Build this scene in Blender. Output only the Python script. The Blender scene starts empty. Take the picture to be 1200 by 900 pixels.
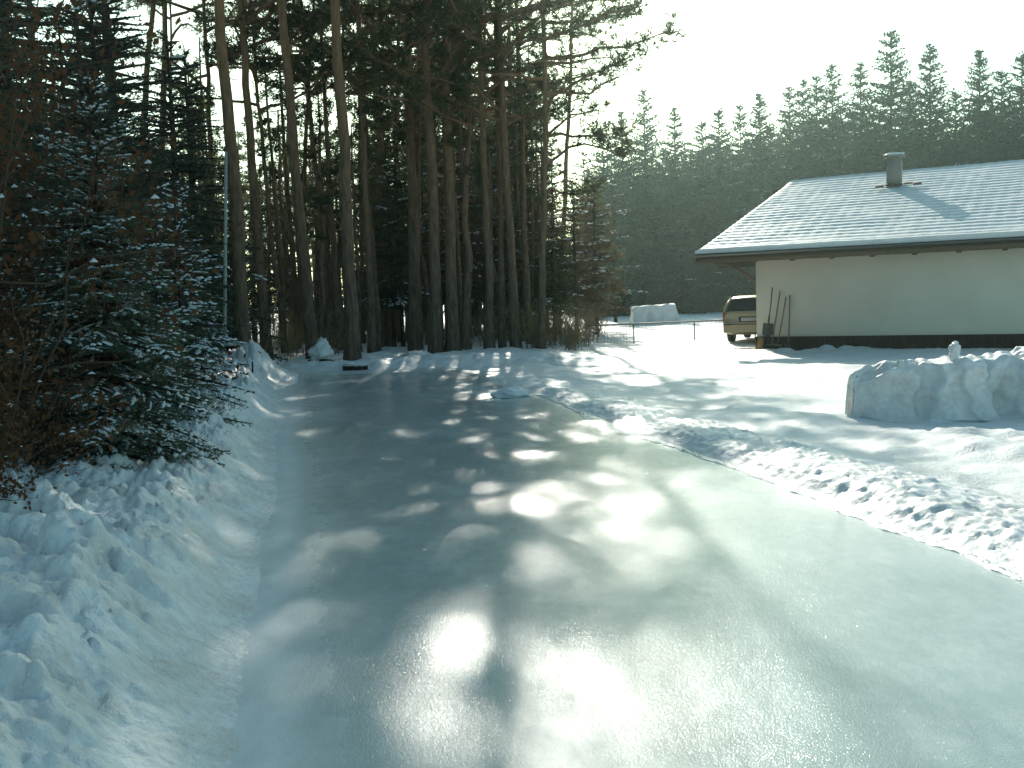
import bpy, math, random
import numpy as np
from mathutils import Vector
random.seed(7)
RNG = np.random.default_rng(7)
S = bpy.context.scene
COL = S.collection
rad = math.radians

# ------------------------------------------------------------------ camera frame (used to turn sightings into ground points)
FPX, PITCH, ROLL, EYE = 1178.0, rad(4.85), rad(2.0), 1.6
_f = np.array([0, math.cos(PITCH), -math.sin(PITCH)]); _u0 = np.array([0, math.sin(PITCH), math.cos(PITCH)]); _r0 = np.array([1., 0, 0])
_r = _r0 * math.cos(ROLL) - _u0 * math.sin(ROLL); _u = _u0 * math.cos(ROLL) + _r0 * math.sin(ROLL)
_O = np.array([0, 0, EYE])
def ray(px, py): return _f + _r * (px - 600) / FPX + _u * (450 - py) / FPX
def at(px, py, z=0.0, Y=None):
    d = ray(px, py)
    t = (z - EYE) / d[2] if Y is None else Y / d[1]
    return _O + d * t
def hit(px, py, p0, n):
    d = ray(px, py); return _O + d * (np.dot(p0 - _O, n) / np.dot(d, n))
def project(P):
    q = np.asarray(P, float) - _O
    w = q @ _f
    w = np.where(np.abs(w) < 1e-6, 1e-6, w)
    return 600 + FPX * (q @ _r) / w, 450 - FPX * (q @ _u) / w, w

SUN_EL, SUN_AZ = rad(26.6), rad(0.2)
SUND = np.array([math.sin(SUN_AZ) * math.cos(SUN_EL), math.cos(SUN_AZ) * math.cos(SUN_EL), math.sin(SUN_EL)])

# ------------------------------------------------------------------ mesh helpers
class MB:
    def __init__(s): s.v = []; s.t = []; s.q = []; s.n = 0; s.ng = []; s.qm = []; s.tm = []
    def add(s, v, tris=None, quads=None, mat=0):
        v = np.asarray(v, np.float64).reshape(-1, 3)
        if tris is not None and len(tris):
            a = np.asarray(tris, np.int64).reshape(-1, 3); s.t.append(a + s.n); s.tm.append(np.full(len(a), mat))
        if quads is not None and len(quads):
            a = np.asarray(quads, np.int64).reshape(-1, 4); s.q.append(a + s.n); s.qm.append(np.full(len(a), mat))
        s.v.append(v); s.n += len(v); return s
    def box(s, c, size, ax=None, mat=0):
        A = np.eye(3) if ax is None else np.asarray(ax, float)
        h = np.asarray(size, float) / 2
        sg = np.array([[-1,-1,-1],[1,-1,-1],[1,1,-1],[-1,1,-1],[-1,-1,1],[1,-1,1],[1,1,1],[-1,1,1]], float)
        v = np.asarray(c, float) + (sg * h) @ A
        return s.add(v, quads=[[0,3,2,1],[4,5,6,7],[0,1,5,4],[1,2,6,5],[2,3,7,6],[3,0,4,7]], mat=mat)
    def tube(s, pts, rads, n=6, mat=0, cap=True):
        P = np.asarray(pts, float); m = len(P); R = np.broadcast_to(np.asarray(rads, float), (m,))
        T = np.gradient(P, axis=0); T /= np.linalg.norm(T, axis=1)[:, None] + 1e-9
        ref = np.where(np.abs(T[:, 2:3]) > .9, np.array([[1., 0, 0]]), np.array([[0, 0, 1.]]))
        A = np.cross(T, ref); A /= np.linalg.norm(A, axis=1)[:, None] + 1e-9; B = np.cross(T, A)
        if abs(T[0, 2]) > .5:
            A = np.cross(T, np.array([[0, 1., 0]])); A /= np.linalg.norm(A, axis=1)[:, None] + 1e-9; B = np.cross(T, A)
        th = np.arange(n) * 2 * math.pi / n
        V = P[:, None] + R[:, None, None] * (A[:, None] * np.cos(th)[None, :, None] + B[:, None] * np.sin(th)[None, :, None])
        i = np.arange(m - 1)[:, None] * n; j = np.arange(n)[None]; k = (j + 1) % n
        Q = np.stack([i + j, i + k, i + n + k, i + n + j], -1).reshape(-1, 4)
        V = V.reshape(-1, 3)
        tr = []
        if cap:
            V = np.concatenate([V, P[:1], P[-1:]]); a = m * n
            for q in range(n): tr += [[a, (q + 1) % n, q], [a + 1, (m - 1) * n + q, (m - 1) * n + (q + 1) % n]]
        return s.add(V, tris=tr, quads=Q, mat=mat)
    def blades(s, P, D, L, W, mat=0, wide=.45):
        """many thin rhombic needles / leaves at once"""
        P = np.asarray(P, float); D = np.asarray(D, float); n = len(P)
        if n == 0: return s
        D = D / (np.linalg.norm(D, axis=1)[:, None] + 1e-9)
        L = np.broadcast_to(np.asarray(L, float), (n,))[:, None]; W = np.broadcast_to(np.asarray(W, float), (n,))[:, None]
        X = np.cross(D, RNG.normal(size=(n, 3))); X /= np.linalg.norm(X, axis=1)[:, None] + 1e-9
        M = P + D * L * wide
        V = np.stack([P, M + X * W * .5, P + D * L, M - X * W * .5], 1).reshape(-1, 3)
        return s.add(V, quads=np.arange(4 * n).reshape(n, 4), mat=mat)
    def mesh(s, name, mats, smooth=False):
        V = np.concatenate(s.v) if s.v else np.zeros((0, 3))
        T = np.concatenate(s.t) if s.t else np.zeros((0, 3), np.int64); Q = np.concatenate(s.q) if s.q else np.zeros((0, 4), np.int64)
        me = bpy.data.meshes.new(name)
        me.vertices.add(len(V)); me.vertices.foreach_set('co', V.astype(np.float32).ravel())
        nl = len(T) * 3 + len(Q) * 4; me.loops.add(nl)
        me.loops.foreach_set('vertex_index', np.concatenate([T.ravel(), Q.ravel()]).astype(np.int32))
        me.polygons.add(len(T) + len(Q))
        ls = np.concatenate([np.arange(len(T)) * 3, len(T) * 3 + np.arange(len(Q)) * 4]).astype(np.int32)
        me.polygons.foreach_set('loop_start', ls)
        for m in (mats if isinstance(mats, (list, tuple)) else [mats]): me.materials.append(m)
        mi = np.concatenate((s.tm or [np.zeros(0)]) + (s.qm or [np.zeros(0)])).astype(np.int32)
        me.polygons.foreach_set('material_index', mi)
        if smooth: me.polygons.foreach_set('use_smooth', np.ones(len(T) + len(Q), bool))
        me.update(); me.validate()
        return me
    def build(s, name, mats, parent=None, smooth=False): return link(name, s.mesh(name, mats, smooth), parent)

def link(name, me, parent=None):
    o = bpy.data.objects.new(name, me); COL.objects.link(o)
    if parent is not None: o.parent = parent
    return o
def tag(o, label=None, cat=None, group=None, kind=None):
    for k, v in (('label', label), ('category', cat), ('group', group), ('kind', kind)):
        if v: o[k] = v
    return o
def empty(name, loc=(0, 0, 0), rz=0, label=None, cat=None, group=None):
    o = bpy.data.objects.new(name, None); COL.objects.link(o); o.location = loc; o.rotation_euler = (0, 0, rz)
    o.empty_display_size = .2
    return tag(o, label, cat, group)
def copy_tree(o, parent=None):
    c = o.copy(); COL.objects.link(c)
    if parent is not None: c.parent = parent
    for ch in [x for x in o.children]: copy_tree(ch, c)
    return c
def grid(X, Y, Z):
    ny, nx = X.shape
    V = np.stack([X, Y, Z], -1).reshape(-1, 3)
    i = np.arange(ny - 1)[:, None] * nx; j = np.arange(nx - 1)[None]
    return V, np.stack([i + j, i + j + 1, i + nx + j + 1, i + nx + j], -1).reshape(-1, 4)

# ------------------------------------------------------------------ numpy noise
_perm = np.random.default_rng(3).permutation(4096)
def _h(ix, iy, k=0): return _perm[(_perm[(ix + 57 * k) & 4095] + iy) & 4095]
def perlin(x, y, k=0):
    x = np.asarray(x, float); y = np.asarray(y, float)
    ix = np.floor(x).astype(int); iy = np.floor(y).astype(int); fx = x - ix; fy = y - iy
    u = fx ** 3 * (fx * (fx * 6 - 15) + 10); v = fy ** 3 * (fy * (fy * 6 - 15) + 10)
    def g(a, b):
        t = _h(ix + a, iy + b, k) * (2 * math.pi / 4096)
        return np.cos(t) * (fx - a) + np.sin(t) * (fy - b)
    return 1.5 * ((g(0, 0) * (1 - u) + g(1, 0) * u) * (1 - v) + (g(0, 1) * (1 - u) + g(1, 1) * u) * v)
def fbm(x, y, o=4, k=0, gain=.5):
    s = 0; a = 1; f = 1
    for i in range(o): s = s + a * perlin(x * f + 17 * i, y * f - 9 * i, k + i); a *= gain; f *= 2.03
    return s
def chunks(x, y, k=0, lo=.2):
    """rounded clods: per cell a dome of random radius and height, the highest wins"""
    ix = np.floor(x).astype(int); iy = np.floor(y).astype(int); out = np.zeros_like(x)
    for a in (-1, 0, 1):
        for b in (-1, 0, 1):
            h1 = _h(ix + a, iy + b, k) / 4096.; h2 = _h(ix + a, iy + b, k + 1) / 4096.; h3 = _h(ix + a, iy + b, k + 2) / 4096.; h4 = _h(ix + a, iy + b, k + 3) / 4096.
            dx = x - (ix + a + h1); dy = y - (iy + b + h2)
            c, s_ = np.cos(h4 * 6.28), np.sin(h4 * 6.28)
            ex = (dx * c + dy * s_) * (1 + h4 * .6); ey = -dx * s_ + dy * c
            r = .35 + .55 * h3; d = np.maximum(0, 1 - (ex * ex + ey * ey) / (r * r))
            out = np.maximum(out, np.sqrt(d) * r * np.where(h4 > lo, .4 + .6 * h1, 0))
    return out
def sstep(a, b, x):
    t = np.clip((x - a) / (b - a), 0, 1); return t * t * (3 - 2 * t)

# ------------------------------------------------------------------ materials
def mat(name, base=(.5, .5, .5), rough=.7, spec=.3, metal=0.0, build=None):
    m = bpy.data.materials.new(name); m.use_nodes = True
    nt = m.node_tree; b = nt.nodes['Principled BSDF']
    b.inputs['Base Color'].default_value = (*base, 1); b.inputs['Roughness'].default_value = rough
    b.inputs['Specular IOR Level'].default_value = spec; b.inputs['Metallic'].default_value = metal
    if build: build(nt, b)
    return m
def N(nt, t, **kw):
    n = nt.nodes.new(t)
    for k, v in kw.items():
        if k in n.inputs: n.inputs[k].default_value = v
        else: setattr(n, k, v)
    return n
def coord(nt, kind='Object', scale=(1, 1, 1)):
    tc = N(nt, 'ShaderNodeTexCoord'); mp = N(nt, 'ShaderNodeMapping'); mp.inputs['Scale'].default_value = scale
    nt.links.new(tc.outputs[kind], mp.inputs['Vector']); return mp.outputs['Vector']
def noise(nt, vec, scale, detail=4, rough=.55):
    n = N(nt, 'ShaderNodeTexNoise'); n.inputs['Scale'].default_value = scale; n.inputs['Detail'].default_value = detail; n.inputs['Roughness'].default_value = rough
    if vec is not None: nt.links.new(vec, n.inputs['Vector'])
    return n.outputs['Fac']
def ramp(nt, fac, stops):
    r = N(nt, 'ShaderNodeValToRGB'); e = r.color_ramp.elements
    while len(e) > 1: e.remove(e[-1])
    e[0].position = stops[0][0]; e[0].color = (*stops[0][1], 1)
    for p, c in stops[1:]:
        q = e.new(p); q.color = (*c, 1)
    nt.links.new(fac, r.inputs['Fac']); return r.outputs['Color']
def bump(nt, b, hgt, strength=.5, dist=.02, prev=None):
    bm = N(nt, 'ShaderNodeBump'); bm.inputs['Strength'].default_value = strength; bm.inputs['Distance'].default_value = dist
    nt.links.new(hgt, bm.inputs['Height'])
    if prev is not None: nt.links.new(prev, bm.inputs['Normal'])
    nt.links.new(bm.outputs['Normal'], b.inputs['Normal']); return bm.outputs['Normal']
def math_(nt, op, a, b=None):
    n = N(nt, 'ShaderNodeMath', operation=op)
    for i, x in enumerate((a, b)):
        if x is None: continue
        if isinstance(x, (int, float)): n.inputs[i].default_value = x
        else: nt.links.new(x, n.inputs[i])
    return n.outputs[0]

def snow_nodes(dirt=0.0, fine=60, strength=.5):
    def f(nt, b):
        v = coord(nt)
        n1 = noise(nt, v, 2.3, 5); n2 = noise(nt, v, 14, 5, .65); n3 = noise(nt, v, fine, 3, .7)
        lo = tuple(.80 - dirt * k for k in (.36, .40, .47)); hi = (.86, .88, .88)
        mix = math_(nt, 'ADD', math_(nt, 'MULTIPLY', n1, .6), math_(nt, 'MULTIPLY', n2, .4))
        nt.links.new(ramp(nt, mix, [(.36, lo), (.58, hi)]), b.inputs['Base Color'])
        vo = N(nt, 'ShaderNodeTexVoronoi'); vo.inputs['Scale'].default_value = fine * .55; nt.links.new(v, vo.inputs['Vector'])
        p = bump(nt, b, n2, strength * .6, .03); p = bump(nt, b, math_(nt, 'MULTIPLY', math_(nt, 'SUBTRACT', 1.0, vo.outputs['Distance']), n1), strength * .55, .02, p); bump(nt, b, n3, strength, .008, p)
    return f
M = {}
M['snow'] = mat('snow', rough=.55, spec=.25, build=snow_nodes(.12))
M['snow_bank'] = mat('bank_snow', rough=.5, spec=.3, build=snow_nodes(.42, 38, .9))
M['snow_dirty'] = mat('ploughed_snow', rough=.5, spec=.35, build=snow_nodes(.30, 40, .45))
M['snow_wall'] = mat('packed_snow', rough=.55, spec=.25, build=snow_nodes(.38, 30, .55))
M['snow_twig'] = mat('twig_snow', (.82, .86, .86), .6, .2)
def ice_nodes(nt, b):
    v = coord(nt, 'Object'); vs = coord(nt, 'Object', (1.0, .55, 1))
    big = noise(nt, v, .55, 4, .6); mid = noise(nt, vs, 3.0, 5, .6); fine = noise(nt, vs, 46, 3, .6); grain = noise(nt, v, 170, 2, .6)
    spot = noise(nt, vs, 13, 6, .7)
    mixv = math_(nt, 'ADD', math_(nt, 'ADD', math_(nt, 'MULTIPLY', big, .42), math_(nt, 'MULTIPLY', mid, .30)), math_(nt, 'MULTIPLY', spot, .28))
    nt_c = ramp(nt, mixv, [(.34, (.27, .36, .365)), (.50, (.37, .465, .475)), (.66, (.54, .62, .625))])
    at_ = N(nt, 'ShaderNodeAttribute'); at_.attribute_name = 'frost'
    fr = math_(nt, 'MULTIPLY', at_.outputs['Fac'], math_(nt, 'ADD', math_(nt, 'MULTIPLY', noise(nt, vs, 6.0, 5, .65), 1.1), .35))
    mxc = N(nt, 'ShaderNodeMix', data_type='RGBA', clamp_factor=True); nt.links.new(fr, mxc.inputs[0]); nt.links.new(nt_c, mxc.inputs[6]); mxc.inputs[7].default_value = (.76, .79, .79, 1)
    nt.links.new(mxc.outputs[2], b.inputs['Base Color'])
    rr = N(nt, 'ShaderNodeMapRange'); rr.inputs['From Min'].default_value = .35; rr.inputs['From Max'].default_value = .65
    rr.inputs['To Min'].default_value = .10; rr.inputs["To Max"].default_value = .20
    nt.links.new(mixv, rr.inputs['Value']); nt.links.new(math_(nt, 'ADD', rr.outputs['Result'], math_(nt, 'MULTIPLY', fr, .45)), b.inputs['Roughness'])
    p = bump(nt, b, mid, .10, .02); p = bump(nt, b, spot, .16, .010, p); p = bump(nt, b, fine, .22, .005, p); bump(nt, b, grain, .7, .0028, p)
M['ice'] = mat('lane_ice', (.2, .3, .28), .2, .5, build=ice_nodes)
M['ice'].node_tree.nodes['Principled BSDF'].inputs['IOR'].default_value = 1.40
M['wet_ice'] = mat('glazed_ice_crust', (.74, .77, .76), .22, .5, build=lambda nt, b: (bump(nt, b, noise(nt, coord(nt), 30, 4, .65), .7, .02)))

def bark_nodes(lo, hi, top=None, z0=3.0, z1=9.0):
    def f(nt, b):
        v = coord(nt, 'Object', (1, 1, .16)); n1 = noise(nt, v, 16, 5, .65); n2 = noise(nt, coord(nt, 'Object', (1, 1, .5)), 3, 3)
        c = ramp(nt, n1, [(.35, lo), (.65, hi)])
        if top:
            sp = N(nt, 'ShaderNodeSeparateXYZ'); g = N(nt, 'ShaderNodeNewGeometry'); nt.links.new(g.outputs['Position'], sp.inputs[0])
            mr = N(nt, 'ShaderNodeMapRange'); mr.inputs['From Min'].default_value = z0; mr.inputs['From Max'].default_value = z1
            nt.links.new(math_(nt, 'ADD', sp.outputs['Z'], math_(nt, 'MULTIPLY', n2, 3.0)), mr.inputs['Value'])
            mx = N(nt, 'ShaderNodeMix', data_type='RGBA'); nt.links.new(mr.outputs['Result'], mx.inputs[0]); nt.links.new(c, mx.inputs[6])
            c2 = ramp(nt, n1, [(.35, tuple(x * .55 for x in top)), (.65, top)]); nt.links.new(c2, mx.inputs[7]); c = mx.outputs[2]
        nt.links.new(c, b.inputs['Base Color']); bump(nt, b, n1, .9, .03)
    return f
M['pine_bark'] = mat('pine_bark', rough=.85, spec=.15, build=bark_nodes((.060, .046, .033), (.19, .14, .098), (.27, .155, .085)))
M['dark_bark'] = mat('dark_bark', rough=.9, spec=.1, build=bark_nodes((.022, .017, .014), (.075, .056, .042)))
M['twig'] = mat('twig_bark', (.10, .07, .045), .85, .1)
M['straw_twig'] = mat('straw_twig', (.25, .185, .10), .8, .1)
def leaf_nodes(a, bb, trans=.3):
    def f(nt, b):
        oi = N(nt, 'ShaderNodeObjectInfo'); n1 = noise(nt, coord(nt), 2.2, 3)
        fac = math_(nt, 'ADD', math_(nt, 'MULTIPLY', n1, .8), math_(nt, 'MULTIPLY', oi.outputs['Random'], .25))
        c = ramp(nt, fac, [(.3, a), (.75, bb)])
        nt.links.new(c, b.inputs['Base Color'])
        tr = N(nt, 'ShaderNodeBsdfTranslucent'); nt.links.new(c, tr.inputs['Color'])
        mx = N(nt, 'ShaderNodeMixShader'); mx.inputs[0].default_value = trans
        out = nt.nodes['Material Output']
        nt.links.new(b.outputs[0], mx.inputs[1]); nt.links.new(tr.outputs[0], mx.inputs[2]); nt.links.new(mx.outputs[0], out.inputs['Surface'])
    return f
M['pine_needle'] = mat('pine_needles', rough=.6, spec=.25, build=leaf_nodes((.040, .058, .028), (.125, .125, .052), .62))
M['spruce_needle'] = mat('spruce_needles', rough=.55, spec=.3, build=leaf_nodes((.028, .048, .030), (.065, .098, .058), .35))
M['frost_needle'] = mat('frosted_needles', rough=.6, spec=.25, build=leaf_nodes((.085, .120, .075), (.20, .24, .165), .35))
M['far_needle'] = mat('far_spruce_needles', rough=.6, spec=.25, build=leaf_nodes((.020, .048, .030), (.048, .088, .052), .3))
M['brown_leaf'] = mat('dry_beech_leaves', rough=.7, spec=.15, build=leaf_nodes((.075, .036, .018), (.165, .080, .036), .35))
M['dry_needle'] = mat('rusty_needles', rough=.7, spec=.15, build=leaf_nodes((.075, .055, .028), (.15, .095, .045), .5))

def plaster(nt, b):
    v = coord(nt); n1 = noise(nt, v, .8, 4); n2 = noise(nt, v, 60, 3)
    nt.links.new(ramp(nt, n1, [(.3, (.70, .63, .50)), (.7, (.78, .715, .58))]), b.inputs['Base Color']); bump(nt, b, n2, .25, .005)
M['plaster'] = mat('plaster', rough=.9, spec=.1, build=plaster)
M['plinth'] = mat('plinth_wood', rough=.85, spec=.1, build=bark_nodes((.026, .018, .014), (.06, .042, .03)))
def wood(a, b_):
    def f(nt, b):
        n1 = noise(nt, coord(nt, 'Object', (.6, 6, 6)), 6, 4); nt.links.new(ramp(nt, n1, [(.3, a), (.7, b_)]), b.inputs['Base Color'])
    return f
M['fascia'] = mat('fascia_wood', rough=.7, spec=.2, build=wood((.05, .04, .03), (.09, .07, .05)))
M['rafter'] = mat('rafter_wood', rough=.75, spec=.15, build=wood((.10, .07, .045), (.17, .12, .075)))
M['tile'] = mat('roof_tile', rough=.8, spec=.2, build=wood((.11, .075, .06), (.20, .14, .11)))
M['gutter'] = mat('gutter_metal', (.13, .13, .12), .45, .4, .6)
M['chimney'] = mat('chimney_render', rough=.9, spec=.1, build=wood((.26, .24, .21), (.36, .335, .295)))
M['handle'] = mat('tool_handle', rough=.6, spec=.3, build=wood((.14, .085, .045), (.22, .14, .075)))
M['tool_metal'] = mat('tool_metal', (.09, .07, .055), .5, .4, .6)
M['orange_wood'] = mat('fresh_wood', rough=.7, spec=.2, build=wood((.30, .15, .06), (.42, .23, .10)))
M['grey_metal'] = mat('galvanised_metal', (.22, .24, .24), .45, .5, .8)
M['pale_paint'] = mat('pale_paint', (.32, .35, .32), .6, .3)
M['car_paint'] = mat('champagne_paint', (.48, .37, .23), .28, .5, .35)
M['car_glass'] = mat('dark_glass', (.015, .022, .02), .06, .6)
M['car_black'] = mat('black_plastic', (.02, .02, .02), .6, .3)
M['rubber'] = mat('tyre_rubber', (.022, .022, .022), .8, .2)
M['rim'] = mat('steel_rim', (.35, .35, .34), .35, .5, .8)
M['red_lamp'] = mat('red_lamp', (.35, .06, .035), .2, .5)
M['plate'] = mat('plate_white', (.65, .65, .6), .5, .3)
M['log'] = mat('dark_log', rough=.9, spec=.1, build=bark_nodes((.02, .016, .013), (.06, .045, .035)))
M['soil'] = mat('bare_soil', rough=.95, spec=.05, build=bark_nodes((.10, .07, .045), (.19, .14, .09)))

# ------------------------------------------------------------------ lane geometry
def lane_left(Y): return -.139 - .2103 * Y + .035 * np.sin(Y * .9) * np.clip(Y / 8, 0, 1)
LANE_W = 3.95
FAR = 24.3

def build_ground():
    def axis(a, b, st, lo, hi):
        c = list(np.arange(a, b + 1e-6, st)); s = st
        x = b
        while x < hi: s *= 1.35; x += s; c.append(x)
        s = st; x = a; pre = []
        while x > lo: s *= 1.35; x -= s; pre.append(x)
        return np.array(pre[::-1] + c)
    X, Y = np.meshgrid(axis(-8, 13, .085, -250, 250), axis(2, 33, .085, -60, 250))
    z = .05 * fbm(X * .35, Y * .35, 3, 5) + .018 * fbm(X * 1.6, Y * 1.1, 4, 9)
    drive = sstep(.2, 1.2, X - (lane_left(Y) + LANE_W)) * (1 - sstep(26, 34, Y))
    # ploughing and wheel tracks run along the drive, with trodden snow
    a = X * .92 + Y * .38; z = z + drive * (.020 * perlin(a * 1.5, Y * .2, 21) + .012 * perlin(a * 6, Y * .6, 22) + .010 * fbm(X * 7, Y * 7, 2, 25))
    rough = np.exp(-(((X - 5.4) / 1.9) ** 2 + ((Y - 9.4) / 1.6) ** 2))
    z = z + rough * (.10 * chunks(X * 3.2, Y * 3.2, 41) + .05 * chunks(X * 8, Y * 8, 45))
    hb = np.exp(-(((X - 7.9) / 1.1) ** 2 + ((Y - 25.9) / .7) ** 2)); z = z + hb * .25 * chunks(X * 2.5, Y * 2.5, 47)
    wood_ = sstep(24.5, 26.5, Y) * (1 - sstep(0, 2.5, X)); z = z + wood_ * (.10 + .07 * chunks(X * 1.6, Y * 1.6, 33) + .05 * fbm(X * 2, Y * 2, 3, 35))
    inside = (1 - sstep(.0, .25, np.maximum(lane_left(Y) - .1 - X, X - lane_left(Y) - LANE_W - .15))) * (1 - sstep(FAR - .3, FAR + .3, Y))
    z = z * (1 - inside) - .035 * inside
    z = z + sstep(110, 250, np.hypot(X, Y)) * 2.0
    o = MB().add(*[g for g in [grid(X, Y, z)[0]]], quads=grid(X, Y, z)[1]).build('snowy_ground', M['snow'], smooth=True)
    tag(o, kind='structure')
    # lane of ice
    Yv = np.linspace(-3, FAR + .6, 140); T = np.linspace(-.25, LANE_W + .3, 90)
    Yg, Tg = np.meshgrid(Yv, T, indexing='ij'); Xg = lane_left(Yg) + Tg
    Zg = .004 + 0 * Xg
    V, Q = grid(Xg, Yg, Zg)
    o = MB().add(V, quads=Q).build('ice_lane', M['ice'], smooth=True); tag(o, kind='structure')
    # loose snow dusted over the ice along its edges
    fr = .95 * np.exp(-np.maximum(0, Tg + .02) / .20) + .5 * np.exp(-np.maximum(0, LANE_W - Tg) / .10) + .75 * sstep(FAR - 2.2, FAR - .2, Yg) + .5 * np.exp(-((Tg - 3.3) / .5) ** 2 - ((Yg - 17.5) / 2.0) ** 2)
    at_ = o.data.attributes.new('frost', 'FLOAT', 'POINT'); at_.data.foreach_set('value', np.clip(fr, 0, 1).astype(np.float32).ravel())
build_ground()

def build_left_bank():
    y = [1.2]
    while y[-1] < 25.2: y.append(y[-1] + max(.014, .0062 * y[-1]))
    y = np.array(y); t = np.concatenate([np.linspace(-.06, 2.2, 130), np.linspace(2.22, 4.6, 60)])
    Yg, T = np.meshgrid(y, t, indexing='ij')
    edge = .035 * fbm(Yg * .8, 0 * Yg, 2, 61)
    tt = T - edge
    X = lane_left(Yg) - T
    side = .30 + .06 * perlin(Yg * .5, 0 * Yg, 62)
    slope = sstep(0.0, .95, tt)
    crest = .33 + .09 * fbm(X * .6, Yg * .6, 2, 63) + .16 * sstep(.9, 2.6, tt) * sstep(3, 9, Yg)
    z = crest * slope ** 1.5
    lump = sstep(.25, .9, tt)
    wx = X + .10 * perlin(X * 4, Yg * 4, 73); wy = Yg + .10 * perlin(X * 4, Yg * 4, 74)
    z = z + lump * (.15 * chunks(wx * 1.6, wy * 1.6, 71) + .15 * chunks(wx * 3.3, wy * 3.3, 75, .3) + .11 * chunks(wx * 6.5, wy * 6.5, 79, .3) + .035 * chunks(wx * 13, wy * 13, 83, .35) + .028 * chunks(X * 27, Yg * 27, 85, .4) + .03 * fbm(X * 9, Yg * 9, 4, 87))
    # scraped slope towards the ice with fine drag lines
    z = z + (1 - lump) * slope * (.022 * perlin(Yg * 10 + tt * 6, tt * 2.5, 91) + .018 * fbm(Yg * 22 + tt * 9, tt * 7, 3, 92) + .06 * chunks(X * 6, Yg * 6, 95, .7) + .03 * chunks(X * 15, Yg * 15, 97, .7))
    z = z * (1 - .75 * sstep(22.6, 24.8, Yg)) * (1 - .9 * sstep(3.6, 4.6, tt))
    # heap at the far end of the bank
    hx, hy, _ = at(322, 446); z = z + .30 * np.exp(-(((X - hx + .25) / .8) ** 2 + ((Yg - hy) / 1.0) ** 2))
    z = z - .045 * (1 - sstep(-.06, .0, tt)) - .004
    V, Q = grid(X, Yg, z); Q = Q[:, ::-1]
    o = MB().add(V, quads=Q).build('snow_bank', M['snow_bank'], smooth=True)
    tag(o, 'broad lumpy bank of shovelled snow along the shaded edge of the ice', 'snow bank')
    return X, Yg, z
build_left_bank()

def build_right_ridge():
    y = [3.2]
    while y[-1] < 22.5: y.append(y[-1] + max(.016, .0042 * y[-1]))
    y = np.array(y); t = np.linspace(-.10, 1.75, 120)
    Yg, T = np.meshgrid(y, t, indexing='ij')
    edge = .05 * fbm(Yg * 1.1, 0 * Yg, 4, 111)
    tt = T - edge
    X = lane_left(Yg) + LANE_W + T
    h = .12 * (1 - .45 * sstep(9.5, 13.5, Yg)) * (1 - .55 * sstep(15, 19, Yg)) * (1 + .22 * perlin(Yg * .7, 0 * Yg, 113))
    w = 1.05 - .2 * sstep(8, 15, Yg)
    prof = sstep(0, .42, tt) * (1 - sstep(.45 * w, 1.45 * w, tt))
    z = h * prof
    body = sstep(.02, .22, tt) * (1 - sstep(1.0, 1.6, tt))
    a = .75 * X + .65 * Yg; b_ = -.65 * X + .75 * Yg
    z = z + body * (.06 * chunks(X * 1.6, Yg * 1.6, 121, .3) + .018 * chunks(a * 4.5, b_ * 9, 125, .45) * (.6 + perlin(X * 1.3, Yg * 1.3, 126)) + .012 * chunks(a * 8, b_ * 14, 129, .4) + .013 * chunks(X * 18, Yg * 18, 131, .3) + .010 * chunks(X * 34, Yg * 34, 133, .4) + .02 * fbm(X * 8, Yg * 8, 3, 135)) * (.45 + .55 * h / .12)
    z = z * (1 - sstep(21, 22.5, Yg)) - .05 * (1 - sstep(-.1, .02, tt)) - .04 * sstep(1.35, 1.75, tt) - .004
    V, Q = grid(X, Yg, z)
    o = MB().add(V, quads=Q).build('snow_ridge', M['snow_dirty'], smooth=True)
    tag(o, 'low rough greyish ridge of ploughed snow between the ice and the drive by the house', 'snow ridge')
    # glazed icy lip along the foot of the ridge
    y = np.arange(4.2, 16.5, .02); s = np.linspace(0, 1, 12)
    Yg, Sg = np.meshgrid(y, s, indexing='ij')
    edge = .05 * fbm(Yg * 1.1, 0 * Yg, 4, 111)
    w = (.07 + .05 * perlin(Yg * 3, 0 * Yg, 141) + .28 * np.exp(-((Yg - 12.2) / 1.0) ** 2))
    X = lane_left(Yg) + LANE_W + edge + .06 - w * (1 - Sg)
    z = .004 + .016 * np.sin(Sg * math.pi * .62) * (.5 + .9 * np.abs(perlin(Yg * 7, Sg * 3, 143))) + .009 * chunks(X * 16, Yg * 16, 145)
    z = np.where(Sg == 0, -.01, z)
    V, Q = grid(X, Yg, z)
    tag(MB().add(V, quads=Q).build('ice_lip', M['wet_ice'], smooth=True), 'narrow glazed crust of ice at the foot of the rough snow ridge', 'ice crust')
build_right_ridge()

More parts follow.
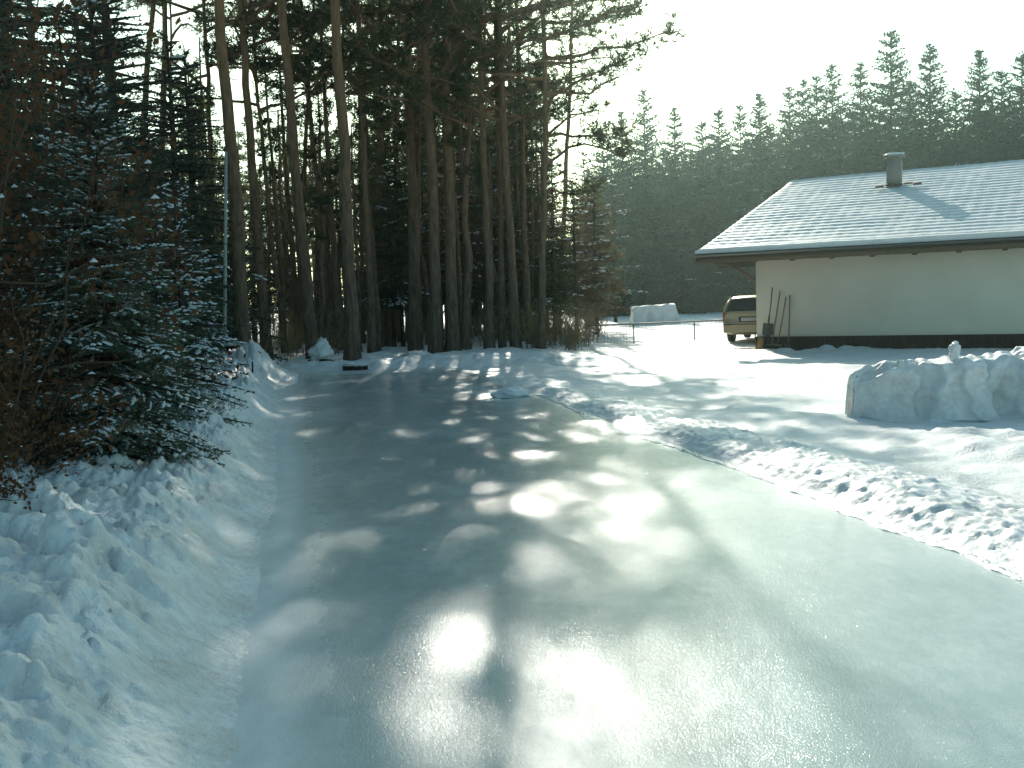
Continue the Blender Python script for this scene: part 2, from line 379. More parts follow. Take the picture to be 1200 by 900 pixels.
def build_far_bank():
    # low soft drift closing the far end of the lane
    x = np.linspace(-6.4, 3.2, 260); s = np.linspace(0, 1, 50)
    Sg, Xg = np.meshgrid(s, x, indexing='ij')
    y0 = FAR - .12 * (Xg + 1) * 0 + .25 * fbm(Xg * .7, 0 * Xg, 3, 151) - 1.9 * sstep(-.3, 2.6, Xg)
    Y = y0 + Sg * (2.6 + 1.2 * sstep(-.3, 2.6, Xg))
    z = (.17 + .05 * fbm(Xg, Y, 2, 153)) * np.sin(np.clip(Sg * 1.25, 0, 1) * math.pi / 2) * (1 - sstep(.7, 1, Sg) * .6) + sstep(.05, .3, Sg) * (.09 * chunks(Xg * 2.2, Y * 2.2, 155) + .04 * chunks(Xg * 6, Y * 6, 157))
    z = z * sstep(3.2, 1.2, Xg) if False else z * (1 - .8 * sstep(1.0, 3.1, Xg))
    z = z - .03 * (1 - sstep(0, .05, Sg)) - .1 * sstep(.85, 1, Sg)
    V, Q = grid(Xg, Y, z)
    tag(MB().add(V, quads=Q).build('snow_drift', M['snow'], smooth=True), 'soft low snow drift across the far end of the ice in front of the pines', 'snow drift')
build_far_bank()

def lumpy(name, center, size, material, label, cat, seed=0, amp=.18, subdiv=4, group=None, flat=.0, boxy=.0, smooth=True):
    import bmesh
    from mathutils import noise as mn
    bm = bmesh.new(); bmesh.ops.create_icosphere(bm, subdivisions=subdiv, radius=1)
    for v in bm.verts:
        p = v.co.copy()
        if boxy:
            m = max(abs(p.x), abs(p.y), abs(p.z)); p = p.lerp(p / m, boxy)
        k = 1 + amp * (mn.noise(p * 1.7 + Vector((seed, 0, 0))) + .55 * mn.noise(p * 4 + Vector((0, seed, 0))) + .3 * mn.noise(p * 9 + Vector((0, 0, seed))))
        p = p * k
        v.co = Vector((p.x * size[0], p.y * size[1], (p.z + 1 - flat) * size[2]))
    me = bpy.data.meshes.new(name); bm.to_mesh(me); bm.free(); me.materials.append(material)
    if smooth: me.polygons.foreach_set('use_smooth', np.ones(len(me.polygons), bool))
    o = link(name, me); o.location = center
    if label: tag(o, label, cat, group)
    return o

# ------------------------------------------------------------------ snow wall, blocks and lumps
def build_snow_wall():
    A = at(1007, 494); A = np.array([A[0] + .46, A[1], 0]); d = np.array([.985, -.17, 0]); nrm = np.array([-.17, -.985, 0])
    Ln = 5.2
    nu, nv = 300, 120
    U, Vv = np.meshgrid(np.linspace(-.10, 1.0, nu), np.linspace(0, 1, nv), indexing='ij')
    s = U * Ln
    top = .70 + .05 * sstep(.30, .75, s) + .09 * sstep(1.0, 2.2, s) + .05 * fbm(s * 1.4, 0 * s, 4, 163)
    # profile: foot, near-vertical face, rounded top, back slope
    a = Vv
    face = sstep(0, .06, a) * 0
    out = np.where(a < .12, .22 - .16 * (a / .12), np.where(a < .58, .06 - .06 * ((a - .12) / .46), .0 - .75 * ((a - .58) / .42)))
    hz = np.where(a < .12, .10 * (a / .12), np.where(a < .58, .10 + .83 * ((a - .12) / .46), .93 + .07 * np.sin((a - .58) / .42 * math.pi * .9) - .9 * sstep(.80, 1, a)))
    end = sstep(-.085, -.02, U)               # broken left end
    cre = -.20 * np.abs(perlin(s * 1.15 + .5 * a, 1.6 * a + s * .3, 165)) + .13 * chunks(s * 1.3 + .5 * a, a * 1.7, 167, .1) + .035 * fbm(s * 5, a * 7, 4, 169) + .06 * chunks(s * 3.2 + a, a * 5, 171, .3) + .02 * chunks(s * 9, a * 12, 172, .3)
    crack = -.12 * np.exp(-((s - 1.02 - .22 * (a - .5) - .05 * perlin(a * 6, 0 * a, 173)) / .035) ** 2) * sstep(.2, .4, a) - .16 * np.exp(-((s - 1.62 + .05 * perlin(a * 7, 0 * a, 175)) / .045) ** 2) * sstep(.34, .5, a)
    for c_, dz_, k_ in ((.22, -.10, .2), (.42, .20, .25), (.70, .10, -.4), (.98, -.22, -.35), (1.20, -.09, .5), (1.42, .20, .3), (1.66, .20, -.2), (2.0, -.12, .5), (2.35, -.2, .3), (3.1, .15, -.2), (3.9, -.1, .2)):
        cre = cre + dz_ * sstep(-.022, .022, s - c_ - k_ * (a - .4) - .06 * perlin(a * 5, s * 0 + c_ * 7, 183)) * (1 - .7 * sstep(.0, .9, s - c_))
    off = out + (cre + crack) * sstep(.0, .1, a) * (1 - .4 * sstep(.58, .75, a))
    off = off * end + (-.35) * (1 - end)
    wob = .05 * fbm(a * 5, U * 9, 3, 177) + .05 * fbm(a * 4, s * 1.5, 3, 178) * (1 - sstep(-.06, .03, U))
    X = A[0] + d[0] * (s * 1 + wob) + nrm[0] * off; Y = A[1] + d[1] * (s + wob) + nrm[1] * off
    Z = top * hz * (.8 + .2 * sstep(-.08, -.02, U)) * sstep(-.101, -.085, U) ** .5 + .035 * fbm(s * 6, a * 8, 3, 179) * sstep(.5, .6, a) + .05 * chunks(s * 4.5, a * 6, 181, .3) * sstep(.55, .62, a) - .02
    V, Q = grid(X, Y, Z)
    tag(MB().add(V, quads=Q[:, ::-1]).build('snow_wall', M['snow_wall'], smooth=True), 'waist high cut wall of packed snow standing on the drive in front of the house', 'snow wall')
    def top_at(px, py):
        return hit(px, py, A + nrm * -.05, nrm)
    p = top_at(1117, 420); o = lumpy('snow_chunk', (p[0], p[1], p[2] - .03), (.055, .05, .11), M['snow_wall'], 'upright chunk of icy snow balanced on top of the snow wall, the larger one', 'snow chunk', 3, .35, 3, 'snow chunks on the snow wall', 0, .55)
    o.rotation_euler = (0, .15, .3)
    p = top_at(1055, 432); o = lumpy('snow_chunk', (p[0], p[1], p[2] - .03), (.035, .035, .065), M['snow_wall'], 'small chunk of icy snow at the broken end of the snow wall', 'snow chunk', 5, .35, 3, 'snow chunks on the snow wall', 0, .5)
build_snow_wall()

p = at(606, 466); lumpy('snow_lump', (p[0] - .1, p[1] + .2, -.06), (.30, .30, .11), M['snow'], 'rounded lump of snow on the edge of the ice where the rough ridge starts', 'snow lump', 11, .3, 4)
p = at(665, 484); 0 and lumpy('snow_lump', (p[0] + .3, p[1] + .6, -.05), (.30, .34, .13), M['snow_dirty'], 'flat grey lump of snow on the ridge nearest the glazed ice crust', 'snow lump', 12, .3, 4)
# block of stacked snow far out in the field: a stepped pile of cut slabs
pc = at(768, 379)
b = MB()
def slab(px0, px1, py0, py1, Y, dep):
    a0 = at(px0, py1, Y=Y); a1 = at(px1, py1, Y=Y); h0 = at(px0, py0, Y=Y)
    nx, nz, nd = 22, 12, 8
    x0, x1, z1 = a0[0], a1[0], h0[2]
    for face in range(5):
        if face == 0: u, v = np.meshgrid(np.linspace(x0, x1, nx), np.linspace(-.1, z1, nz), indexing='ij'); P = (u, Y + 0 * u, v)
        elif face == 1: u, v = np.meshgrid(np.linspace(x0, x1, nx), np.linspace(Y, Y + dep, nd), indexing='ij'); P = (u, v, z1 + 0 * u)
        elif face == 2: u, v = np.meshgrid(np.linspace(Y, Y + dep, nd), np.linspace(-.1, z1, nz), indexing='ij'); P = (x0 + 0 * u, u, v)
        elif face == 3: u, v = np.meshgrid(np.linspace(Y, Y + dep, nd), np.linspace(-.1, z1, nz), indexing='ij'); P = (x1 + 0 * u, u, v)
        else: u, v = np.meshgrid(np.linspace(x0, x1, nx), np.linspace(-.1, z1, nz), indexing='ij'); P = (u, Y + dep + 0 * u, v)
        x, y, z = P
        sx = .07 * perlin(x * 1.7 + z, z * 2.1 + y, 191); sy = .07 * perlin(x * 1.9, z * 2.3 + y, 193); sz = .06 * perlin(x * 2, y * 2, 195)
        hgt = np.clip(z / z1, 0, 1)
        slope = 1 - .14 * hgt
        xc = (x0 + x1) / 2
        V, Q = grid(xc + (x - xc) * slope + sx, y + sy + .15 * hgt, z + sz * hgt + .10 * hgt * (x - x0) / (x1 - x0))
        b.add(V, quads=Q)
slab(741, 797, 360, 379, 52.0, 1.6)
tag(b.build('snow_block', M['snow_wall'], smooth=True), 'big pale block of piled snow out in the field beyond the low fence', 'snow block')

# snow capped dark logs and stones along the forest edge
def capped(px, py, w, h, cap, label, cat, name, seed, coneish=False):
    p = at(px, py); e = empty(name, (p[0], p[1], 0), 0, label, cat)
    if name == 'log':
        m = MB(); pts = [(-w / 2, 0, h * .5), (-w * .2, .02, h * .55), (w * .2, -.02, h * .5), (w / 2, .04, h * .45)]; m.tube(pts, [h * .5, h * .55, h * .5, h * .45], 12); m.build('stem', M['log'], e, True)
    else:
        o = lumpy('rock', (0, 0, -.06), (w / 2, w / 3, h / 2 + .03), M['log'], None, None, seed, .3, 3); o.name = 'stone'; o.parent = e
    c = lumpy('snow_cap', (0, .02, h * .78), (w * .42 if not coneish else w * .34, w * .26, cap / 2), M['snow_bank'], None, None, seed + 3, .45, 4); c.parent = e
    if coneish:
        me = c.data
        for v in me.vertices:
            k = max(0, v.co.z / cap); v.co.x = v.co.x * (1.25 - .7 * k) + .10 * k; v.co.y *= 1.2 - .7 * k
capped(375, 432, .80, .26, .55, 'dark stone under a pointed cap of snow at the edge of the ice', 'stone', 'stone', 2, True)
capped(416, 434, .6, .12, .09, 'flat dark log nearly bare of snow lying at the far end of the ice', 'log', 'log', 4)
capped(490, 424, .80, .18, .14, 'dark log with a rounded cap of snow lying before the pines in the middle', 'log', 'log', 6)

# ------------------------------------------------------------------ trees
LIT = [(515, 525, 70, 28, .9), (640, 525, 110, 28, .85), (430, 568, 110, 14, .62), (622, 860, 78, 56, .96), (600, 775, 90, 16, .45), (700, 600, 70, 50, .7), (355, 478, 16, 7), (352, 497, 14, 6),
       (335, 622, 14, 18), (505, 447, 40, 5), (560, 440, 22, 4), (470, 612, 90, 12, .5), (230, 625, 70, 14, .6), (170, 690, 80, 16, .6), (290, 640, 50, 12, .5), (720, 505, 60, 14), (345, 830, 16, 30, .7), (250, 700, 70, 14, .5)]
def lit_map(P):
    """which points would throw their shadow on a place that lies in the sun"""
    P = np.asarray(P, float); g = P - SUND * (P[:, 2:3] / SUND[2])
    x, y, w = project(g)
    L = np.zeros(len(P)); rag = 1.5 * fbm(g[:, 0] * 1.9 + .5 * g[:, 1], g[:, 1] * .8, 3, 301)
    for cx, cy, rx, ry, *wt_ in LIT:
        q = ((x - cx) / rx) ** 2 + ((y - cy) / ry) ** 2 + rag
        L = np.maximum(L, np.clip(1.3 * np.exp(-.85 * np.maximum(q, 0)), 0, 1) * (wt_[0] if wt_ else 1))
    ice = (w > .5) & (y > 440) & (x > 330)
    L = np.where(ice, np.maximum(L,   .22 + .55 * sstep(-.35, .55, fbm(g[:, 0] * .8 - .25 * g[:, 1], g[:, 1] * .55, 3, 307))), L)
    L = np.where((w > .5) & (x > 700 + .0 * y) & (y > 380), np.maximum(L, np.where((x > 850) | (y < 490), .72, .45)), L)
    L = np.where((w > .5) & (x > 820) & (y > 470), 1.0, L)
    return np.where(w > .5, L, 0)

def pine(name, base, mid, H, r0, zc, dens, label, group, side=None, spread=1.0, seed=0, low=()):
    """tall bare stem leaning through `mid`, with limbs and tufted crown from height zc up"""
    rg = np.random.default_rng(seed + 100)
    base = np.array([base[0], base[1], 0.]); mid = np.array(mid)
    sl = (mid - base)[:2] / mid[2]
    n = 26; zs = np.linspace(0, H, n); wob = np.cumsum(rg.normal(0, .022, (n, 2)), 0); wob -= wob[0]
    lean = np.where(zs < mid[2], zs, mid[2] + (zs - mid[2]) * .45)
    P = np.stack([sl[0] * lean + wob[:, 0], sl[1] * lean + wob[:, 1], zs], 1)
    R = r0 * .88 * (1 - .80 * zs / H) * (1 + .45 * np.exp(-zs / .35))
    e = empty(name, base, 0, label, 'tree', group)
    m = MB(); m.tube(P, R, 10); 
    Pw = lambda z: np.array([np.interp(z, zs, P[:, 0]), np.interp(z, zs, P[:, 1]), z])
    m.build('trunk', M['pine_bark'], e, True)
    lm = MB(); tp = []; td = []
    # dead stubs on the bare stem
    for z in rg.uniform(2.0, zc, int(zc * 1.1)):
        a = rg.uniform(0, 6.28); L = rg.uniform(.15, 1.1); d = np.array([math.cos(a), math.sin(a), rg.uniform(-.35, .25)])
        p = Pw(z); lm.tube([p, p + d * L * .5 + [0, 0, -.03], p + d * L + [0, 0, rg.uniform(-.2, .05)]], [.018, .012, .004], 4, cap=False)
    def limb(z, a, L, rise=.25, tuft=1.0, forced=False):
        d = np.array([math.cos(a), math.sin(a), 0]); p0 = Pw(z); k = 7
        pq = np.array([p0 + d * L * .35 + base, p0 + d * L * .8 + base])
        if not forced and project(pq)[1].min() < -15 and lit_map(pq).max() > .9 and rg.uniform() < .7: return
        t = np.linspace(0, 1, k); zz = L * (rise * t + .18 * np.sin(t * 3.1) * rg.uniform(-.6, 1)) 
        side_ = np.array([-d[1], d[0], 0]) * rg.uniform(-.35, .35) * L
        pts = p0 + d * (t * L)[:, None] + side_ * (t ** 2)[:, None] + np.stack([rg.normal(0, .05, k), rg.normal(0, .05, k), zz + rg.normal(0, .05, k)], 1); pts[0] = p0
        lm.tube(pts, np.linspace(.05, .012, k) * (.5 + L * .25), 5, cap=False)
        for s_ in range(int(L * 4.2 * tuft) + 3):
            tt = rg.uniform(.28, 1.0); q = np.array([np.interp(tt, t, pts[:, c]) for c in range(3)])
            aa = a + rg.choice([-1, 1]) * rg.uniform(.3, 1.3); l2 = rg.uniform(.25, .75) * (1.15 - .5 * tt) * (.6 + .25 * L)
            dd = np.array([math.cos(aa), math.sin(aa), rg.uniform(-.1, .55)])
            q2 = q + dd * l2; lm.tube([q, q + dd * l2 * .5 + [0, 0, -.02], q2], [.013, .009, .004], 3, cap=False)
            for w_ in range(3):
                f_ = rg.uniform(.45, 1.05); tp.append(q + dd * l2 * f_ + rg.normal(0, .09, 3)); td.append(dd + [0, 0, .5])
        tp.append(pts[-1]); td.append(d + [0, 0, .5])
    nl = int((H - zc) * 2.6 * dens)
    for i in range(nl):
        z = zc + (H - zc) * (i + rg.uniform(0, 1)) / nl; k = (z - zc) / (H - zc)
        L = (1.3 + 2.3 * math.sin(min(1, k * 1.15 + .22) * math.pi) ** .8) * rg.uniform(.55, 1.1) * spread * (1 if k < .85 else .6)
        limb(z, rg.uniform(0, 6.28) if side is None or rg.uniform() < .45 else side + rg.normal(0, .5), L, rg.uniform(.0, .5))
    nfree = len(tp)
    for (z, a, L, rise) in low: limb(z, a, L, rise, 1.6, True)
    tp = np.array(tp).reshape(-1, 3); td = np.array(td).reshape(-1, 3)
    inview = project(tp + base)[1] > -10
    keep = (rg.uniform(size=len(tp)) > lit_map(tp + base) * np.where(inview, .55, 1.0)) | (np.arange(len(tp)) >= nfree)  # crown thinned on purpose so sunlight falls on the chosen ground patches
    tp, td = tp[keep], td[keep]
    k = 15
    PP = np.repeat(tp, k, 0); DD = np.repeat(td, k, 0) * .6 + rg.normal(0, .75, (len(tp) * k, 3))
    lm.blades(PP + rg.normal(0, .03, PP.shape), DD, rg.uniform(.10, .21, len(PP)), rg.uniform(.022, .040, len(PP)), mat=1).build('crown', [M['pine_bark'], M['pine_needle']], e)
    return e

# (base px, base py, px at the top edge of the picture, base width px, crown start, density, height, label)
PINES = [
 (288, 440, 254, 21, 9.0, 1.1, 18, 'thickest leaning pine stem, at the left end next to the thin pale pole'),
 (256, 420, 240, 10, 8.0, 1.0, 16, 'slim straight pine left of the thin pale pole, behind the young spruce'),
 (313, 425, 281, 15, 8.6, 1.0, 18, 'second pine stem right of the thin pale pole, leaning outward'),
 (334, 420, 297, 8, 7.2, .8, 15, 'thin whippy pine just right of the two thick leaning pines'),
 (369, 428, 321, 17, 9.4, 1.1, 19, 'stout leaning pine rising behind the stone with a pointed cap of snow'),
 (386, 415, 353, 9, 8.0, 1.0, 17, 'left stem of the close pair of thin pines right of the pointed snow cap'),
 (346, 414, 366, 8, 8.5, .9, 17, 'thin pine that leans the other way and crosses behind the stout one'),
 (400, 416, 374, 9, 8.5, 1.0, 17, 'thin pine leaning left just before the flat bare log'),
 (413, 429, 392, 19, 9.6, 1.2, 20, 'stout dark pine standing directly behind the flat bare log'),
 (437, 418, 418, 11, 7.5, 1.3, 17, 'slender pine between the flat bare log and the snow capped log'),
 (487, 415, 475, 16, 6.6, 1.2, 19, 'straight thick pine standing behind the snow capped log'),
 (511, 417, 503, 17, 6.6, 1.15, 19, 'left one of two thick pines right of the snow capped log'),
 (531, 416, 527, 17, 6.8, 1.15, 20, 'right one of two thick pines right of the snow capped log'),
 (574, 414, 560, 12, 6.4, 1.2, 18, 'medium pine with a low dense crown, fourth from the right end of the front row'),
 (589, 413, 583, 9, 6.5, 1.2, 17, 'thin stem third from the right hand end of the front row of pines'),
 (605, 413, 588, 13, 6.2, 1.3, 18, 'pine with limbs reaching right, second from the right end of the front row'),
 (634, 413, 636, 10, 6.2, .9, 17, 'last pine of the front row, slim with long bare limbs against the white sky'),
]
for i, (bx, by, tx, wpx, zc, dens, H, label) in enumerate(PINES):
    b0 = at(bx, by); m0 = at(tx, 0, Y=b0[1])
    low = []
    if i == 16: low = [(8.4, .1, 3.3, .15), (7.4, -.15, 2.6, .35), (6.2, .25, 2.5, .0), (5.4, -.1, 2.2, .1), (9.4, .3, 3.0, .2), (8.9, -.5, 3.1, .1), (4.6, .2, 1.6, .05)]
    if i == 15: low = [(7.6, .2, 1.8, .1), (6.6, .0, 1.7, .15)]
    pine('pine_tree', b0, m0, H, .5 * wpx * b0[1] / FPX, zc, dens, label, 'pines in the front row of the woods', seed=i, low=low, spread=1.0 if i < 16 else .8)

# extra tall pines in the second row (their crowns close the canopy above the picture)
SECOND = [(150, 180, 13, 34), (183, 192, 12, 33), (206, 202, 5, 38), (275, 262, 10, 36), (425, 422, 7, 38), (455, 440, 11, 36), (462, 466, 9, 42), (548, 540, 11, 38), (560, 568, 8, 44), (618, 606, 9, 40), (655, 668, 8, 42), (395, 400, 8, 44), (330, 345, 9, 43), (505, 500, 8, 46), (590, 598, 9, 47)]
SECL = ['dark pine left of the sky gap, left one of two close stems', 'dark pine left of the sky gap, right one of two close stems', 'very thin stem crossing the sky gap at the top of the woods']
for i, (bx, tx, wpx, Y) in enumerate(SECOND):
    b0 = at(bx, 405, Y=Y); b0[2] = 0; m0 = at(tx, 0, Y=Y)
    big = 430 < bx < 640
    pine('pine_tree', b0, m0, 18 + (i * 7 % 5), .5 * wpx * Y / FPX, 11.5 if not big else 8.5, 1.0 if not big else 1.1,
         SECL[i] if i < 3 else 'tall pine stem of the second row, half hidden behind the front pines', 'pines of the second row in the woods', seed=50 + i)

def spruce_arrays(H, R, nwh, rg, per=7, step=.12, tert=True, nl=.028, nw=.006, nsp=.012, droop=.25, snow=.3, power=.85, z0=.04, shoot=.5, rise=.35):
    """branch tubes, needle blades and snow pads of one spruce; everything scales with the settings"""
    br = MB(); nd = MB(); sn = MB()
    br.tube([(0, 0, -.1), (0, 0, H * .5), (0, 0, H)], [R * .045 + .012, R * .03 + .008, .006], 7)
    segA = []; segB = []; segS = []
    for w in range(nwh):
        f0 = z0 + (1 - z0) * (w / nwh) ** .92
        if f0 > .985: continue
        for q in range(per if f0 < .8 else max(4, per - 2)):
            f = min(.99, f0 + rg.normal(0, .35 / nwh)); z = H * f
            L = R * (1 - f) ** power * rg.uniform(.72, 1.12) + .03 * R
            a = q * 6.283 / per + w * 2.4 + rg.normal(0, .22)
            el = rise * (f - .25) * 1.6 + rg.normal(0, .08)
            d = np.array([math.cos(a), math.sin(a), 0]); sd = np.array([-d[1], d[0], 0])
            t = np.linspace(0, 1, 6); dr = droop * (1 - f) ** .7
            pts = np.array([0, 0, z]) + d * (t * L)[:, None] + np.stack([0 * t, 0 * t, L * (el * t - dr * t ** 1.6 + .10 * dr * 2 * t ** 4)], 1) + sd * (rg.normal(0, .05) * L * t ** 2)[:, None]
            br.tube(pts, np.linspace(.012 * R + .006, .003, 6), 4, cap=False)
            bs = rg.uniform() < snow * 1.7
            k = max(3, int(L / step))
            for j in range(k + 1):
                s_ = .14 + .86 * j / k; c = np.array([np.interp(s_, t, pts[:, i]) for i in range(3)])
                fw = np.array([np.interp(min(1, s_ + .1), t, pts[:, i]) for i in range(3)]) - np.array([np.interp(s_ - .1, t, pts[:, i]) for i in range(3)]); fw /= np.linalg.norm(fw) + 1e-9
                if j < k:
                    n2 = np.array([np.interp(.14 + .86 * (j + 1) / k, t, pts[:, i]) for i in range(3)]); segA.append(c); segB.append(n2); segS.append(bs and rg.uniform() < .75)
                for sg in ((1, -1) if j < k else ()):
                    l2 = L * shoot * (1.02 - s_) * rg.uniform(.6, 1.15) + step * .55 * (.25 + .75 * min(1, 1.6 * (1 - f)))
                    dd = fw * rg.uniform(.55, .9) + sd * sg * rg.uniform(.6, .95) + np.array([0, 0, rg.uniform(-.28, .10)]); dd /= np.linalg.norm(dd)
                    e2 = c + dd * l2 + [0, 0, -.10 * l2]
                    segA.append(c); segB.append(e2); segS.append(bs and rg.uniform() < .7)
                    if tert and l2 > step * 1.6:
                        for u_ in np.arange(.35, .95, max(.18, step / l2)):
                            g = rg.choice([-1, 1]); d3 = dd * .7 + np.cross(dd, [0, 0, 1]) * g * .75 + [0, 0, rg.uniform(-.2, .1)]; d3 /= np.linalg.norm(d3)
                            c3 = c + (e2 - c) * u_; segA.append(c3); segB.append(c3 + d3 * l2 * .42 * (1.1 - u_) + d3 * step * .25); segS.append(bs and rg.uniform() < .4)
    for g in range(5):   # leader
        a = g * 1.256; segA.append(np.array([0, 0, H * .965])); segB.append(np.array([.06 * R * math.cos(a), .06 * R * math.sin(a), H * .99])); segS.append(False)
    segA.append(np.array([0, 0, H * .94])); segB.append(np.array([0, 0, H * 1.01])); segS.append(True)
    A = np.array(segA); B = np.array(segB); Sx = np.array(segS)
    ln = np.linalg.norm(B - A, axis=1); cnt = np.maximum(2, (ln / nsp).astype(int))
    idx = np.repeat(np.arange(len(A)), cnt); t = rg.uniform(0, 1, len(idx))
    P = A[idx] + (B - A)[idx] * t[:, None]; ax = (B - A)[idx] / (ln[idx][:, None] + 1e-9)
    rn = rg.normal(size=P.shape); rn[:, 2] = rn[:, 2] * .8 + .25
    rn -= ax * np.sum(rn * ax, 1)[:, None]; rn /= np.linalg.norm(rn, axis=1)[:, None] + 1e-9
    thin = .35 + .65 * np.clip(1.9 * (1 - P[:, 2] / H), 0, 1)
    nd.blades(P, ax * .75 + rn * .75, nl * thin * rg.uniform(.7, 1.2, len(P)), nw * rg.uniform(.8, 1.3, len(P)))
    # snow pads lying on the upper side of the twigs
    ii = np.nonzero(Sx)[0]
    if len(ii):
        a_, b_ = A[ii], B[ii]; l_ = ln[ii]; ax = (b_ - a_) / (l_[:, None] + 1e-9); s0 = rg.uniform(.0, .45, len(ii)); s1 = s0 + rg.uniform(.3, .55, len(ii))
        sd = np.cross(ax, [0, 0, 1]); sd /= np.linalg.norm(sd, axis=1)[:, None] + 1e-9
        wd = np.minimum(.36 * l_, step * .22) * rg.uniform(.5, 1.25, len(ii)); up = np.array([0, 0, 1.])
        rings = []
        for fr, wk, hk in ((0, .25, .1), (.3, 1, .55), (.7, .9, .6), (1, .25, .1)):
            c = a_ + (b_ - a_) * (s0 + (s1 - s0) * fr)[:, None] + up * (nl * .35)
            for so, ho in ((-1, 0), (-.55, .8), (.45, 1), (1, 0)):
                rings.append(c + sd * (wd * wk * so * rg.uniform(.8, 1.2, len(ii)))[:, None] + up * (wd * hk * ho * rg.uniform(.7, 1.2, len(ii)))[:, None])
        V = np.stack(rings, 1); n = len(ii)
        q = []
        for r_ in range(3):
            for c_ in range(3): q.append([r_ * 4 + c_, r_ * 4 + c_ + 1, r_ * 4 + 5 + c_, r_ * 4 + 4 + c_])
        Q = (np.array(q)[None] + 16 * np.arange(n)[:, None, None]).reshape(-1, 4)
        sn.add(V.reshape(-1, 3), quads=Q)
    return br, nd, sn
def spruce_root(name, br, nd, sn, needle='spruce_needle'):
    e = empty(name)
    br.build('trunk', M['dark_bark'], e, True); nd.build('crown', M[needle], e)
    if sn.n: sn.build('snow_clumps', M['snow_twig'], e, True)
    return e
USED = {}
def place(proto, loc, rz, sc, label, cat, group=None, tilt=0):
    o = proto if id(proto) not in USED else copy_tree(proto); USED[id(proto)] = 1
    o.location = loc; o.rotation_euler = (tilt, 0, rz); o.scale = sc if isinstance(sc, tuple) else (sc, sc, sc)
    for k in ('group',):
        if k in o: del o[k]
    return tag(o, label, cat, group)

# ---- young snow dusted spruces beside the lane
rg = np.random.default_rng(21)
hero = spruce_root('young_spruce', *spruce_arrays(3.45, 1.09, 22, rg, 9, .080, True, .027, .0098, .0064, .36, .50, .66, .04, .52, .4), needle='frost_needle')
mid1 = spruce_root('young_spruce', *spruce_arrays(3.0, 1.05, 15, rg, 7, .13, True, .04, .010, .020, .34, .30, .7, .05, .5, .4))
mid3 = spruce_root('young_spruce', *spruce_arrays(3.2, .95, 17, rg, 8, .12, True, .038, .012, .016, .36, .03, .75, .03, .5, .3))
mid2 = spruce_root('young_spruce', *spruce_arrays(3.2, .95, 16, rg, 7, .13, True, .04, .010, .020, .40, .18, .75, .03, .5, .3))
G1 = 'spruces crowding the left side'
place(hero, (-3.30, 8.2, .12), .4, 1.0, 'bushy young spruce dusted with snow on the bank, nearest to the ice', 'tree', G1)
place(mid1, (-4.55, 8.9, .2), 1.2, (1.0, 1.0, .86), 'low broad young spruce half hidden among the brown beech leaves', 'tree', G1)
LS = [(-3.7, 11.4, 1.3, 1.0, 'dark spruce right behind the snow dusted young spruce, reaching towards the thin pale pole'),
      (-6.0, 10.2, 1.9, 2.0, 'tall dark spruce filling the upper left corner of the view'),
      (-5.2, 12.2, .6, 1.55, 'dark mid height spruce between the tall corner spruce and the snow dusted young one'),
      (-7.2, 13.6, 2.2, 2.5, 'very tall shaded spruce behind the corner spruce'),
      (-5.2, 15.0, 3.0, 1.35, 'shaded spruce behind the young ones, below the sky gap in the woods'),
      (-4.9, 8.9, 2.6, 1.5, 'tall narrow spruce rising out of the brown beech shrubs'),
      (-6.9, 17.5, .2, 2.3, 'shaded spruce left of the two close dark pine stems'),
      (-9.2, 16.5, 1.0, 2.8, 'biggest shaded spruce at the outer left edge of the woods'),
      (-6.6, 20.5, 1.7, 1.35, 'small spruce with lit edges standing behind the young ones left of the pale pole')]
for i, (x, y, rz, sc, lab) in enumerate(LS):
    place(mid3 if i in (1, 3, 5, 6, 7) else mid2 if i in (2, 4) else mid1, (x, y, .1), rz, (sc * .9, sc * .9, sc), lab, 'tree', G1)
for (x, y, rz, sc) in ((-10.5, 21, .4, 3.6), (-8.6, 22.5, 1.4, 3.0), (-7.9, 24.5, 2.6, 2.6), (-12.5, 26, 2.2, 4.2), (-10.6, 28, 3.3, 3.7), (-9.2, 30, 4.4, 2.9), (-7.6, 18.6, 5.1, 2.4), (-8.4, 15.0, 4.0, 3.0), (-14.5, 32, 1.1, 4.4), (-6.3, 11.6, 5.5, 2.2)):
    place(mid3, (x, y, 0), rz, (sc * 1.05, sc * 1.05, sc), 'dark shaded spruce of the dense thicket behind the young spruces at the left', 'tree', 'dark spruces of the left thicket')
for (x, y, rz, sc) in ((-6.4, 5.2, .4, 2.4), (-9.0, 2.5, 3.0, 3.6)):  # unseen spruces added to block sky light and darken the bank
    place(mid3, (x, y, 0), rz, (sc * 1.05, sc * 1.05, sc), 'added dark spruce outside the view that keeps sky light off the bank', 'tree', 'added spruces outside the view that shade the bank')

